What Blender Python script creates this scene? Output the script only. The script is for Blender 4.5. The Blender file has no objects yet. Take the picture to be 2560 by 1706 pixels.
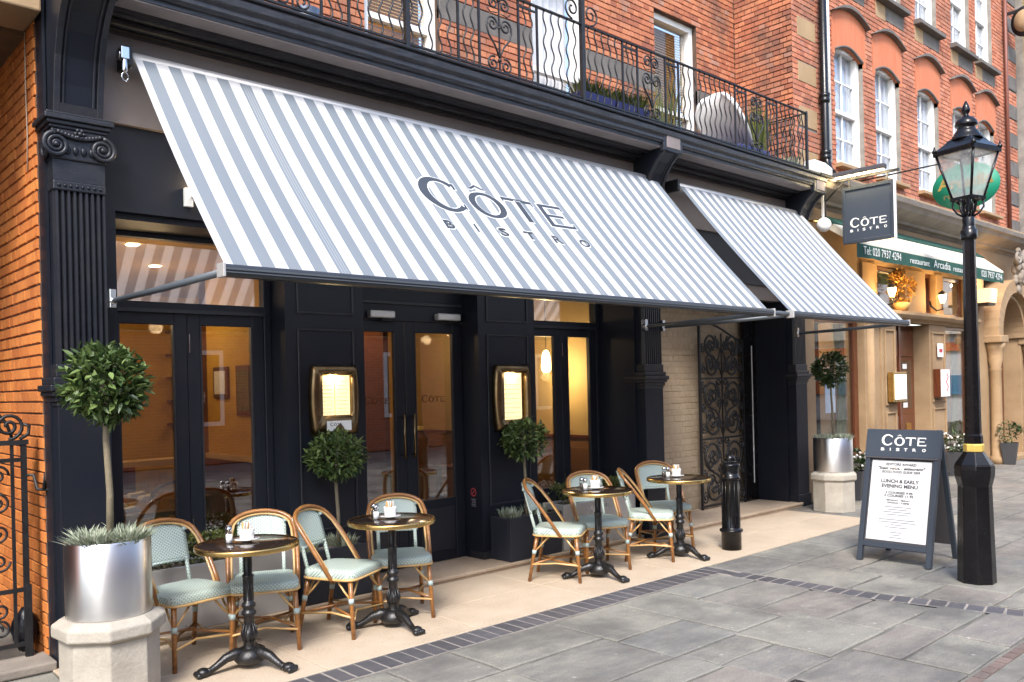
import bpy, bmesh, math, random
from mathutils import Vector, Matrix
random.seed(7)
R = math.radians
scn = bpy.context.scene
col = scn.collection

# ------------------------------------------------------------------ camera, world, sun, exposure
YAW, ROLL, FPX, CXP, CYP, CAMH = R(42.5), R(-1.353), 2128.1, 1280.0, 966.05, 1.68
fw = Vector((math.sin(YAW), math.cos(YAW), 0)); rt0 = Vector((math.cos(YAW), -math.sin(YAW), 0)); up0 = Vector((0, 0, 1))
rt = rt0 * math.cos(ROLL) + up0 * math.sin(ROLL)
upv = -rt0 * math.sin(ROLL) + up0 * math.cos(ROLL)
cam_d = bpy.data.cameras.new('camera'); cam = bpy.data.objects.new('camera', cam_d); col.objects.link(cam)
cam.matrix_world = Matrix(((rt.x, upv.x, -fw.x, 0), (rt.y, upv.y, -fw.y, 0), (rt.z, upv.z, -fw.z, CAMH), (0, 0, 0, 1)))
cam_d.sensor_width = 36.0; cam_d.lens = FPX / 2560 * 36; cam_d.shift_y = (CYP - 853) / 2560
cam_d.clip_start = 0.05; cam_d.clip_end = 500
scn.camera = cam
def proj(p):
    v = Vector(p) - Vector((0, 0, CAMH)); w = v.dot(fw)
    if w < 0.1: return None
    return CXP + FPX * v.dot(rt) / w, CYP - FPX * v.dot(upv) / w, w

SUN_EL, SUN_AZ = R(48), R(48)         # azimuth: from the street side, a little from the left
world = bpy.data.worlds.new('World'); scn.world = world; world.use_nodes = True
wn = world.node_tree.nodes; wl = world.node_tree.links
sky = wn.new('ShaderNodeTexSky'); sky.sky_type = 'NISHITA'; sky.sun_disc = False
sdir = Vector((-math.sin(SUN_AZ) * math.cos(SUN_EL), -math.cos(SUN_AZ) * math.cos(SUN_EL), math.sin(SUN_EL)))
sky.sun_elevation = SUN_EL; sky.sun_rotation = math.atan2(sdir.x, sdir.y)
sky.air_density = 1.0; sky.dust_density = 2.0; sky.ozone_density = 1.0
wl.new(sky.outputs[0], wn['Background'].inputs[0]); wn['Background'].inputs[1].default_value = 0.15
sun_d = bpy.data.lights.new('sun', 'SUN'); sun_d.energy = 1.5; sun_d.angle = R(15); sun_d.color = (1.0, 0.97, 0.93)
sun = bpy.data.objects.new('sun', sun_d); col.objects.link(sun)
sun.rotation_euler = sdir.to_track_quat('Z', 'Y').to_euler()
vs_ = scn.view_settings; vs_.view_transform = 'Standard'; vs_.look = 'None'; vs_.gamma = 1.0; vs_.use_curve_mapping = False
vs_.exposure = 1.66
scn.cycles.max_bounces = 8; scn.cycles.transparent_max_bounces = 16; scn.cycles.caustics_reflective = False; scn.cycles.caustics_refractive = False
scn.cycles.use_denoising = True; scn.cycles.sample_clamp_indirect = 6.0

# ------------------------------------------------------------------ helpers
class MB:
    def __init__(s): s.v = []; s.f = []; s.sm = []; s.rn = []
    def add(s, vs, fs, smooth=False, rn=0.0):
        b = len(s.v); s.v += [tuple(v) for v in vs]; s.rn += [rn] * len(vs)
        for f in fs: s.f.append(tuple(i + b for i in f)); s.sm.append(smooth)
        return s
    def box(s, x0, x1, y0, y1, z0, z1, M=None, rn=0.0):
        vs = [(x0,y0,z0),(x1,y0,z0),(x1,y1,z0),(x0,y1,z0),(x0,y0,z1),(x1,y0,z1),(x1,y1,z1),(x0,y1,z1)]
        if M is not None: vs = [M @ Vector(v) for v in vs]
        return s.add(vs, [(0,3,2,1),(4,5,6,7),(0,1,5,4),(1,2,6,5),(2,3,7,6),(3,0,4,7)], rn=rn)
    def lathe(s, prof, n=24, c=(0,0), smooth=True, rot=0.0, M=None, top=True, bot=True):
        vs = []
        for r, z in prof:
            for k in range(n):
                a = rot + 2 * math.pi * k / n
                vs.append((c[0] + r * math.cos(a), c[1] + r * math.sin(a), z))
        if M is not None: vs = [M @ Vector(v) for v in vs]
        fs = []
        for i in range(len(prof) - 1):
            for k in range(n):
                k2 = (k + 1) % n
                fs.append((i*n+k, i*n+k2, (i+1)*n+k2, (i+1)*n+k))
        b = len(s.v); s.add(vs, fs, smooth)
        if bot: s.f.append(tuple(b + k for k in range(n - 1, -1, -1))); s.sm.append(False)
        if top: s.f.append(tuple(b + (len(prof)-1)*n + k for k in range(n))); s.sm.append(False)
        return s
    def tube(s, pts, r, n=8, closed=False, cap=True, flat=None):
        pts = [Vector(p) for p in pts]; m = len(pts)
        rs = r if isinstance(r, (list, tuple)) else [r] * m
        up = None; vs = []
        for i, p in enumerate(pts):
            if closed: t = pts[(i+1) % m] - pts[i-1]
            else: t = pts[min(i+1, m-1)] - pts[max(i-1, 0)]
            if t.length < 1e-9: t = Vector((0,0,1))
            t.normalize()
            if up is None:
                a = Vector((0,0,1)) if abs(t.z) < .9 else Vector((1,0,0))
                up = (a - t * a.dot(t)).normalized()
            else:
                up = up - t * up.dot(t)
                if up.length < 1e-6: up = Vector((1,0,0)) - t * t.x
                up.normalize()
            sd = t.cross(up)
            for k in range(n):
                a = 2 * math.pi * k / n
                vs.append(p + (up * math.cos(a) + sd * math.sin(a)) * rs[i])
        fs = []
        for i in range(m if closed else m - 1):
            j = (i + 1) % m
            for k in range(n):
                k2 = (k + 1) % n
                fs.append((i*n+k, i*n+k2, j*n+k2, j*n+k))
        b = len(s.v); s.add(vs, fs, True)
        if cap and not closed:
            s.f.append(tuple(b + k for k in range(n-1, -1, -1))); s.sm.append(False)
            s.f.append(tuple(b + (m-1)*n + k for k in range(n))); s.sm.append(False)
        return s
    def prism(s, poly, vec, smooth=False):
        n = len(poly); vec = Vector(vec); p = [Vector(q) for q in poly]
        vs = p + [q + vec for q in p]
        fs = [(i, (i+1) % n, (i+1) % n + n, i + n) for i in range(n)]
        b = len(s.v); s.add(vs, fs, smooth)
        s.f.append(tuple(b + i for i in range(n-1, -1, -1))); s.sm.append(False)
        s.f.append(tuple(b + n + i for i in range(n))); s.sm.append(False)
        return s
    def extx(s, prof, x0, x1, smooth=False):      # profile of (y, z) swept along x
        return s.prism([(x0, y, z) for y, z in prof], (x1 - x0, 0, 0), smooth)
    def ball(s, c, r, n=12, m=8, sq=(1,1,1), smooth=True):
        pr = [(max(1e-4, math.sin(math.pi*i/m)), -math.cos(math.pi*i/m)) for i in range(m+1)]
        M = Matrix.Translation(Vector(c)) @ Matrix.Diagonal((r*sq[0], r*sq[1], r*sq[2], 1))
        return s.lathe(pr, n, smooth=smooth, M=M, top=False, bot=False)
    def mesh(s, name):
        me = bpy.data.meshes.new(name); me.from_pydata(s.v, [], s.f); me.update()
        me.polygons.foreach_set('use_smooth', s.sm)
        if any(s.rn):
            a = me.attributes.new('rnd', 'FLOAT', 'POINT'); a.data.foreach_set('value', s.rn)
        bm = bmesh.new(); bm.from_mesh(me); bmesh.ops.recalc_face_normals(bm, faces=bm.faces); bm.to_mesh(me); bm.free()
        return me
    def build(s, name, mat, parent=None, bevel=0, seg=2, **kw):
        me = s.mesh(name); me.materials.append(mat)
        return link(name, me, parent, bevel, seg, **kw)

def link(name, me, parent=None, bevel=0, seg=2, label=None, cat=None, group=None, kind=None):
    o = bpy.data.objects.new(name, me); col.objects.link(o)
    if parent is not None: attach(o, parent)
    if bevel:
        m = o.modifiers.new('bevel', 'BEVEL'); m.width = bevel; m.segments = seg; m.limit_method = 'ANGLE'; m.angle_limit = R(35)
    tag(o, label, cat, group, kind); return o
def attach(o, p):
    o.parent = p; o.matrix_parent_inverse = wm(p).inverted()
def wm(p):
    m = Matrix.LocRotScale(p.location, p.rotation_euler, p.scale)
    return (wm(p.parent) @ p.matrix_parent_inverse @ m) if p.parent else m
def tag(o, label=None, cat=None, group=None, kind=None):
    if label: o['label'] = label
    if cat: o['category'] = cat
    if group: o['group'] = group
    if kind: o['kind'] = kind
    return o
def thing(name, label, cat, loc=(0,0,0), group=None, rz=0.0):
    o = bpy.data.objects.new(name, None); o.empty_display_size = .1; col.objects.link(o)
    o.location = loc; o.rotation_euler = (0, 0, rz)
    return tag(o, label, cat, group)
def bx(name, mat, parent, x0, x1, y0, y1, z0, z1, bevel=0, **kw):
    return MB().box(x0, x1, y0, y1, z0, z1).build(name, mat, parent, bevel, **kw)
def copy_tree(o, parent=None):
    c = o.copy(); col.objects.link(c)
    if parent is not None: c.parent = parent
    for ch in [q for q in o.children]: copy_tree(ch, c)
    return c
def light(name, loc, energy, color=(1, .75, .45), size=.05, parent=None, kind='POINT'):
    d = bpy.data.lights.new(name, kind); d.energy = energy; d.color = color
    if kind == 'POINT': d.shadow_soft_size = size
    else: d.size = size
    o = bpy.data.objects.new(name, d); col.objects.link(o); o.location = loc
    if parent is not None: attach(o, parent)
    return o

# ------------------------------------------------------------------ materials
def nd(nt, t, **kw):
    n = nt.nodes.new(t)
    for k, v in kw.items(): setattr(n, k, v)
    return n
def math_(nt, op, a, b=None):
    n = nd(nt, 'ShaderNodeMath', operation=op)
    for i, x in enumerate((a, b)):
        if x is None: continue
        if isinstance(x, (int, float)): n.inputs[i].default_value = x
        else: nt.links.new(x, n.inputs[i])
    return n.outputs[0]
def mix(nt, fac, a, b):
    n = nd(nt, 'ShaderNodeMix', data_type='RGBA')
    for i, x in ((0, fac), (6, a), (7, b)):
        if isinstance(x, (int, float)): n.inputs[i].default_value = x
        elif isinstance(x, (tuple, list)): n.inputs[i].default_value = (*x[:3], 1)
        else: nt.links.new(x, n.inputs[i])
    return n.outputs[2]
def noise(nt, vec, scale, detail=5, rough=.6):
    n = nd(nt, 'ShaderNodeTexNoise'); n.inputs['Scale'].default_value = scale; n.inputs['Detail'].default_value = detail; n.inputs['Roughness'].default_value = rough
    if vec is not None: nt.links.new(vec, n.inputs['Vector'])
    return n.outputs['Fac']
def ramp(nt, fac, stops, interp='LINEAR'):
    n = nd(nt, 'ShaderNodeValToRGB'); n.color_ramp.interpolation = interp; e = n.color_ramp.elements
    while len(e) < len(stops): e.new(.5)
    for i, (p, c) in enumerate(stops): e[i].position = p; e[i].color = (*c[:3], 1) if isinstance(c, (tuple, list)) else (c, c, c, 1)
    nt.links.new(fac, n.inputs[0]); return n.outputs[0]
def rnd_value(nt):
    oi = nd(nt, 'ShaderNodeObjectInfo'); at = nd(nt, 'ShaderNodeAttribute', attribute_name='rnd')
    return math_(nt, 'FRACT', math_(nt, 'ADD', oi.outputs['Random'], at.outputs['Fac']))
def new_mat(name):
    m = bpy.data.materials.new(name); m.use_nodes = True
    return m, m.node_tree, m.node_tree.nodes['Principled BSDF']
def mk(name, c, rough=.5, metal=0.0, c2=None, var=.5, vs=6.0, bump=0.0, bs=80.0, tint=0.0, coat=0.0, spec=.5, emit=None, estr=0.0, sc=(1,1,1), fine=0.0, world=False):
    m, nt, b = new_mat(name); L = nt.links.new
    if world: co = nd(nt, 'ShaderNodeNewGeometry').outputs['Position']
    else: co = nd(nt, 'ShaderNodeTexCoord').outputs['Object']
    if sc != (1,1,1):
        mp = nd(nt, 'ShaderNodeMapping'); mp.inputs['Scale'].default_value = sc; L(co, mp.inputs[0]); co = mp.outputs[0]
    c2 = c2 or tuple(x * .72 for x in c)
    nz = noise(nt, co, vs)
    out = mix(nt, math_(nt, 'MULTIPLY', ramp(nt, nz, [(.3, 0.), (.7, 1.)]), var), c, c2)
    if fine:
        out = mix(nt, math_(nt, 'MULTIPLY', ramp(nt, noise(nt, co, vs * 14, 3, .7), [(.35, 0.), (.65, 1.)]), fine), out, tuple(x * .45 for x in c))
    if tint:
        h = nd(nt, 'ShaderNodeHueSaturation'); rv = rnd_value(nt)
        L(math_(nt, 'ADD', math_(nt, 'MULTIPLY', rv, 2 * tint), 1 - tint), h.inputs['Value']); L(out, h.inputs['Color']); out = h.outputs[0]
    L(out, b.inputs['Base Color'])
    L(math_(nt, 'ADD', math_(nt, 'MULTIPLY', nz, .16), rough - .08), b.inputs['Roughness'])
    b.inputs['Metallic'].default_value = metal; b.inputs['Coat Weight'].default_value = coat; b.inputs['Specular IOR Level'].default_value = spec
    if emit: b.inputs['Emission Color'].default_value = (*emit, 1); b.inputs['Emission Strength'].default_value = estr
    if bump:
        bp = nd(nt, 'ShaderNodeBump'); bp.inputs['Strength'].default_value = bump; bp.inputs['Distance'].default_value = .01
        L(noise(nt, co, bs, 4), bp.inputs['Height']); L(bp.outputs[0], b.inputs['Normal'])
    return m
def brick_mat(name, stops, dirt=(.05,.035,.03), dirt_amt=.5, dscale=1.1, rough=.85):
    m, nt, b = new_mat(name); L = nt.links.new
    pos = nd(nt, 'ShaderNodeNewGeometry').outputs['Position']
    c = ramp(nt, rnd_value(nt), stops)
    c = mix(nt, math_(nt, 'MULTIPLY', ramp(nt, noise(nt, pos, 40, 4), [(.4, 0.), (.7, 1.)]), .35), c, tuple(x * .6 for x in stops[0][1]))
    c = mix(nt, math_(nt, 'MULTIPLY', ramp(nt, noise(nt, pos, dscale, 6, .65), [(.47, 0.), (.68, 1.)]), dirt_amt), c, dirt)
    L(c, b.inputs['Base Color']); b.inputs['Roughness'].default_value = rough
    bp = nd(nt, 'ShaderNodeBump'); bp.inputs['Strength'].default_value = .35; bp.inputs['Distance'].default_value = .004
    L(noise(nt, pos, 130, 4), bp.inputs['Height']); L(bp.outputs[0], b.inputs['Normal'])
    return m
def glass_mat(name, tint=(1,1,1), refl=.9, ior=1.5, rough=0.0):
    m, nt, b = new_mat(name); nt.nodes.remove(b); L = nt.links.new
    tr = nd(nt, 'ShaderNodeBsdfTransparent'); tr.inputs[0].default_value = (*tint, 1)
    gl = nd(nt, 'ShaderNodeBsdfGlossy'); gl.inputs['Roughness'].default_value = rough; gl.inputs['Color'].default_value = (refl, refl, refl, 1)
    fr = nd(nt, 'ShaderNodeFresnel'); bf = nd(nt, 'ShaderNodeNewGeometry').outputs['Backfacing']   # thin sheet: same index on the way out
    L(math_(nt, 'ADD', math_(nt, 'MULTIPLY', bf, 1 / ior - ior), ior), fr.inputs[0])
    ms = nd(nt, 'ShaderNodeMixShader'); L(fr.outputs[0], ms.inputs[0]); L(tr.outputs[0], ms.inputs[1]); L(gl.outputs[0], ms.inputs[2])
    L(ms.outputs[0], nt.nodes['Material Output'].inputs[0]); return m
def emit_mat(name, c, s):
    m, nt, b = new_mat(name); b.inputs['Base Color'].default_value = (*c, 1); b.inputs['Emission Color'].default_value = (*c, 1); b.inputs['Emission Strength'].default_value = s
    return m
def leaf_mat(name, dark, lite, gloss=.35):
    m, nt, b = new_mat(name); L = nt.links.new
    c = ramp(nt, rnd_value(nt), [(0, dark), (.7, tuple((a + d) / 2 for a, d in zip(dark, lite))), (1, lite)])
    L(c, b.inputs['Base Color']); b.inputs['Roughness'].default_value = gloss
    t = nd(nt, 'ShaderNodeBsdfTranslucent'); L(c, t.inputs[0])
    ms = nd(nt, 'ShaderNodeMixShader'); ms.inputs[0].default_value = .2
    L(b.outputs[0], ms.inputs[1]); L(t.outputs[0], ms.inputs[2]); L(ms.outputs[0], nt.nodes['Material Output'].inputs[0]); return m

M = {}
M['navy'] = mk('navy_paint', (.0080, .0110, .018), .42, c2=(.012, .0125, .017), var=.8, vs=3, bump=.10, bs=25, fine=.15, spec=.28)
M['navy_worn'] = mk('navy_worn_paint', (.011, .014, .021), .42, c2=(.026, .024, .025), var=.7, vs=5, bump=.25, bs=30, fine=.3, spec=.42)
M['fascia'] = mk('fascia_paint', (.19, .155, .135), .55, c2=(.13, .105, .095), var=.7, vs=1.3, bump=.05, bs=12)
M['cornice'] = mk('weathered_cornice', (.016, .017, .021), .42, c2=(.055, .05, .05), var=.5, vs=7, bump=.5, bs=26, fine=.3)
M['soffit'] = mk('cornice_soffit', (.24, .20, .185), .7, c2=(.14, .12, .115), var=.7, vs=3, bump=.3, bs=20)
M['iron'] = mk('black_iron', (.005, .005, .006), .5, c2=(.02, .018, .02), var=.5, vs=14, bump=.15, bs=60)
M['gloss_black'] = mk('gloss_black_paint', (.0035, .0035, .0045), .26, c2=(.008, .0075, .008), var=.6, vs=8, bump=.12, bs=22, coat=.10, fine=.1, spec=.28)
M['cast_iron'] = mk('cast_iron', (.005, .005, .0055), .34, c2=(.022, .02, .02), var=.5, vs=20, bump=.3, bs=70)
M['terrace'] = mk('terrace_stone', (.50, .395, .285), .75, c2=(.39, .295, .20), var=.85, vs=2.3, bump=.15, bs=220, fine=.32)
M['step'] = mk('step_stone', (.44, .345, .25), .8, c2=(.30, .22, .15), var=.7, vs=2.2, bump=.2, bs=120, fine=.25)
M['bluebrick'] = mk('blue_brick', (.060, .060, .068), .6, c2=(.095, .088, .09), var=.7, vs=9, bump=.3, bs=90, tint=.22)
M['mortar'] = mk('mortar', (.30, .27, .235), .9, c2=(.15, .135, .12), var=.8, vs=5, bump=.5, bs=60)
M['mortar_dark'] = mk('dark_mortar', (.11, .06, .038), .95, c2=(.04, .03, .025), var=.8, vs=5, bump=.5, bs=60)
M['joint'] = mk('paving_joint', (.055, .052, .046), .95, c2=(.25, .24, .21), var=.85, vs=2.0, bump=.6, bs=50, world=True)
M['concrete'] = mk('cast_concrete', (.46, .42, .35), .85, c2=(.30, .265, .215), var=.8, vs=5, bump=.4, bs=45, fine=.22)
M['stone'] = mk('buff_stone', (.39, .265, .145), .8, c2=(.25, .155, .08), var=.7, vs=2.5, bump=.2, bs=60, fine=.1)
M['stone_grey'] = mk('grey_stone', (.30, .26, .215), .85, c2=(.16, .135, .115), var=.8, vs=3, bump=.35, bs=40, fine=.2)
M['stone_band'] = mk('soot_stone_band', (.15, .135, .12), .85, c2=(.08, .07, .065), var=.8, vs=4, bump=.3, bs=40)
M['white_paint'] = mk('white_paint', (.78, .77, .74), .45, c2=(.66, .65, .62), var=.5, vs=3)
M['curtain_white'] = mk('net_curtain', (.80, .79, .79), .9, c2=(.62, .60, .62), var=.8, vs=3, sc=(9, 1, .4))
M['awn_bar'] = mk('awning_bar', (.030, .034, .042), .35, var=.4)
M['arm'] = mk('awning_arm', (.075, .088, .10), .4, var=.3)
M['chrome'] = mk('chrome_bracket', (.55, .56, .58), .2, 1.0, var=.3)
M['silver'] = mk('silver_paint', (.55, .54, .52), .4, .4, var=.3)
M['brass'] = mk('brass', (.72, .50, .20), .26, 1.0, c2=(.48, .31, .10), var=.7, vs=12)
M['brass_old'] = mk('aged_brass', (.24, .17, .09), .3, 1.0, c2=(.09, .06, .035), var=.8, vs=7)
M['gold'] = mk('gold_paint', (.78, .56, .13), .4, .4, c2=(.55, .36, .08), var=.6, vs=10)
M['slate'] = mk('slate_blue_paint', (.034, .044, .060), .45, c2=(.042, .052, .068), var=.6, vs=2)
M['frame_grey'] = mk('frame_grey', (.034, .043, .056), .4, var=.4, bump=.05)
M['paper'] = mk('paper', (.82, .82, .80), .6, var=.15)
M['letter_white'] = mk('letter_white', (.80, .79, .74), .6, var=.15)
M['letter_dark'] = mk('letter_slate', (.036, .046, .062), .8, var=.25)
M['letter_outline'] = mk('letter_outline', (.80, .81, .82), .8, var=.1)
M['ink'] = mk('ink', (.06, .055, .06), .7, var=.2)
M['ink_pale'] = mk('faint_ink', (.22, .22, .24), .7, var=.2)
M['ink_brown'] = mk('brown_ink', (.09, .03, .012), .7, var=.2)
M['red_print'] = mk('red_print', (.45, .05, .06), .6, var=.2)
M['green_cloth'] = mk('green_valance', (.018, .085, .060), .8, c2=(.012, .055, .04), var=.6, vs=6, bump=.1)
M['green_sign'] = mk('green_sign', (.006, .21, .115), .5, var=.15)
M['cream_cloth'] = mk('cream_awning_cover', (.72, .66, .54), .8, var=.4)
M['wood_red'] = mk('mahogany', (.15, .045, .018), .3, c2=(.075, .02, .008), var=.9, vs=5, sc=(6, 6, .6), coat=.3)
M['wood_floor'] = mk('interior_floor', (.16, .075, .03), .4, c2=(.09, .04, .016), var=.8, vs=4)
M['ochre'] = mk('ochre_wall', (.64, .40, .055), .75, c2=(.48, .27, .03), var=.8, vs=2, bump=.1)
M['ochre_ceiling'] = mk('cream_ceiling', (.62, .36, .065), .8, var=.3)
M['yellow_tile'] = mk('cream_panelling', (.62, .48, .24), .6, var=.3)
M['cane'] = mk('cane', (.36, .155, .040), .3, c2=(.17, .062, .014), var=.85, vs=10, sc=(1,1,4), coat=.3, bump=.15, bs=30)
M['cane_pale'] = mk('pale_cane', (.62, .40, .165), .35, c2=(.44, .25, .08), var=.7, vs=12, coat=.2)
M['wrap'] = mk('aqua_wrap', (.42, .52, .50), .5, var=.3)
M['tabletop'] = mk('tabletop', (.022, .014, .010), .15, c2=(.035, .02, .013), var=.5, vs=4, coat=.5)
M['porcelain'] = mk('porcelain', (.80, .79, .77), .18, var=.1, coat=.4)
M['sachet_tan'] = mk('brown_sachet', (.45, .27, .10), .7, var=.3)
M['pepper'] = mk('pepper_fill', (.05, .035, .025), .6, var=.5)
M['black_plastic'] = mk('black_bag', (.008, .010, .016), .3, var=.5, bump=.9, bs=14)
M['planter_black'] = mk('black_planter', (.018, .021, .030), .4, var=.5, bump=.05)
M['soil'] = mk('soil', (.05, .04, .035), .95, c2=(.25, .22, .22), var=.7, vs=40, bump=.8, bs=60)
M['lantern_glass'] = None
M['white_metal'] = mk('white_trough', (.52, .52, .52), .3, .6, c2=(.66, .64, .62), var=.5, vs=2)
M['trunk'] = mk('bay_trunk', (.20, .165, .105), .8, c2=(.12, .10, .065), var=.8, vs=20, bump=.4, bs=50)
M['blue_pot'] = mk('blue_trough', (.020, .022, .11), .4, var=.4)
M['terracotta_dark'] = mk('dark_pot', (.05, .05, .055), .5, var=.4)
M['blind'] = mk('venetian_blind', (.50, .30, .10), .6, var=.3)
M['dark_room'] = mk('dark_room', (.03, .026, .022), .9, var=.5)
M['fabric_cream'] = mk('cream_upholstery', (.80, .78, .75), .8, var=.3)
M['curtain_gold'] = mk('green_gold_curtain', (.17, .15, .055), .8, c2=(.07, .075, .035), var=.9, vs=10, sc=(4, 4, .7))
M['poster_blue'] = mk('blue_print', (.02, .22, .42), .5, var=.4)
M['poster_orange'] = mk('orange_print', (.70, .14, .03), .5, var=.3)
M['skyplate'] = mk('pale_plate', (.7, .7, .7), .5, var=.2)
M['glass'] = glass_mat('shop_glass', (.86, .85, .82), .97, 2.4)
M['glass_clear'] = glass_mat('clear_glass', (.97, .97, .97), .9, 1.45)
M['glass_dark'] = glass_mat('window_glass', (.85, .88, .92), .95, 1.7)
def frosted():
    m, nt, b = new_mat('lantern_glass'); L = nt.links.new; nt.nodes.remove(b)
    tr = nd(nt, 'ShaderNodeBsdfTransparent'); tl = nd(nt, 'ShaderNodeBsdfTranslucent'); tl.inputs[0].default_value = (.85, .87, .85, 1); df = nd(nt, 'ShaderNodeBsdfDiffuse'); df.inputs[0].default_value = (.8, .82, .8, 1)
    co = nd(nt, 'ShaderNodeTexCoord').outputs['Object']
    a = nd(nt, 'ShaderNodeMixShader'); a.inputs[0].default_value = .5; L(tl.outputs[0], a.inputs[1]); L(df.outputs[0], a.inputs[2])
    c = nd(nt, 'ShaderNodeMixShader'); L(ramp(nt, noise(nt, co, 7, 3), [(.3, .22), (.7, .50)]), c.inputs[0]); L(tr.outputs[0], c.inputs[1]); L(a.outputs[0], c.inputs[2])
    L(c.outputs[0], nt.nodes['Material Output'].inputs[0]); return m
M['lantern_glass'] = frosted()
def facing_mat():
    m, nt, b = new_mat('facing_brick'); L = nt.links.new
    pos = nd(nt, 'ShaderNodeNewGeometry').outputs['Position']; mp = nd(nt, 'ShaderNodeMapping'); mp.inputs['Rotation'].default_value = (R(90), 0, 0); L(pos, mp.inputs[0])
    t = nd(nt, 'ShaderNodeTexBrick'); t.inputs['Scale'].default_value = 1.0; t.inputs['Brick Width'].default_value = .225; t.inputs['Row Height'].default_value = .075; t.inputs['Mortar Size'].default_value = .006
    t.inputs['Color1'].default_value = (.42, .13, .06, 1); t.inputs['Color2'].default_value = (.30, .09, .05, 1); t.inputs['Mortar'].default_value = (.30, .25, .2, 1); L(mp.outputs[0], t.inputs['Vector'])
    L(t.outputs['Color'], b.inputs['Base Color']); b.inputs['Roughness'].default_value = .9; return m
M['lamp_on'] = emit_mat('lit_bulb', (1, .72, .36), 22)
M['tube_on'] = emit_mat('lit_tube', (1, .80, .48), 9)
M['downlight'] = emit_mat('lit_downlight', (1, .9, .7), 14)
M['lantern_on'] = emit_mat('lit_lantern', (1, .62, .22), 3.5)
M['menu_glow'] = emit_mat('lit_menu_page', (1, .78, .40), .38)
M['leaf'] = leaf_mat('bay_leaf', (.020, .048, .012), (.20, .28, .085), .42)
M['leaf_dark'] = leaf_mat('bay_leaf_dark', (.014, .032, .009), (.09, .14, .04), .35)
M['lavender'] = leaf_mat('grey_foliage', (.17, .21, .13), (.55, .58, .45), .7)
M['box_leaf'] = leaf_mat('box_hedge_leaf', (.03, .05, .010), (.15, .16, .035), .5)
M['gold_leaf'] = leaf_mat('dried_flower', (.30, .12, .02), (.60, .36, .08), .7)
BR_ORANGE = [(0, (.44, .125, .022)), (.35, (.56, .18, .034)), (.7, (.62, .215, .045)), (1, (.50, .15, .028))]
BR_RED = [(0, (.25, .085, .05)), (.12, (.34, .11, .058)), (.4, (.42, .145, .07)), (.7, (.50, .19, .09)), (.9, (.48, .185, .10)), (1, (.38, .21, .15))]
BR_RIGHT = [(0, (.34, .12, .07)), (.25, (.45, .155, .082)), (.6, (.52, .195, .108)), (.85, (.56, .225, .13)), (1, (.42, .18, .12))]
BR_TAN = [(0, (.36, .28, .19)), (.5, (.39, .305, .21)), (1, (.35, .27, .18))]
BR_YELLOW = [(0, (.30, .20, .07)), (.5, (.40, .28, .11)), (.9, (.36, .24, .10)), (1, (.22, .07, .04))]
M['brick_orange'] = brick_mat('orange_brick', BR_ORANGE, (.16, .04, .012), .35, 1.6)
M['brick_red'] = brick_mat('red_brick', BR_RED, (.085, .06, .048), .85, 1.5)
M['brick_right'] = brick_mat('bright_red_brick', BR_RIGHT, (.15, .075, .05), .65, .9)
M['brick_tan'] = brick_mat('tan_painted_brick', BR_TAN, (.20, .13, .07), .4, 1.2)
M['brick_yellow'] = brick_mat('yellow_stock_brick', BR_YELLOW, (.10, .07, .04), .5, .9)
M['gauged'] = mk('gauged_orange_brick', (.48, .135, .055), .85, c2=(.50, .20, .11), var=.7, vs=3, sc=(5, 1, .6), bump=.1)

def stained(name, c, c2, dark):
    m, nt, b = new_mat(name); L = nt.links.new; pos = nd(nt, 'ShaderNodeNewGeometry').outputs['Position']
    o = mix(nt, ramp(nt, noise(nt, pos, 2.2, 7, .65), [(.35, 0.), (.68, 1.)]), c, c2)
    o = mix(nt, math_(nt, 'MULTIPLY', ramp(nt, noise(nt, pos, .9, 6, .7), [(.52, 0.), (.70, 1.)]), .45), o, dark)
    o = mix(nt, math_(nt, 'MULTIPLY', ramp(nt, noise(nt, pos, 160, 2, .6), [(.46, 0.), (.60, 1.)]), .40), o, tuple(x * .55 for x in c))
    o = mix(nt, math_(nt, 'MULTIPLY', ramp(nt, noise(nt, pos, 75, 2, .6), [(.50, 0.), (.62, 1.)]), .25), o, tuple(min(.9, x * 1.35) for x in c))
    vo = nd(nt, 'ShaderNodeTexVoronoi'); vo.inputs['Scale'].default_value = 3.1; L(pos, vo.inputs['Vector'])
    o = mix(nt, math_(nt, 'MULTIPLY', ramp(nt, vo.outputs['Distance'], [(.035, 1.), (.06, 0.)]), .5), o, tuple(x * .5 for x in c))
    L(o, b.inputs['Base Color']); L(ramp(nt, noise(nt, pos, 4, 4), [(.3, .62), (.7, .85)]), b.inputs['Roughness'])
    bp = nd(nt, 'ShaderNodeBump'); bp.inputs['Strength'].default_value = .35; bp.inputs['Distance'].default_value = .004
    L(noise(nt, pos, 160, 3), bp.inputs['Height']); L(bp.outputs[0], b.inputs['Normal']); return m
M['terrace'] = stained('terrace_stone', (.50, .405, .30), (.42, .33, .235), (.27, .205, .14))
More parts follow.
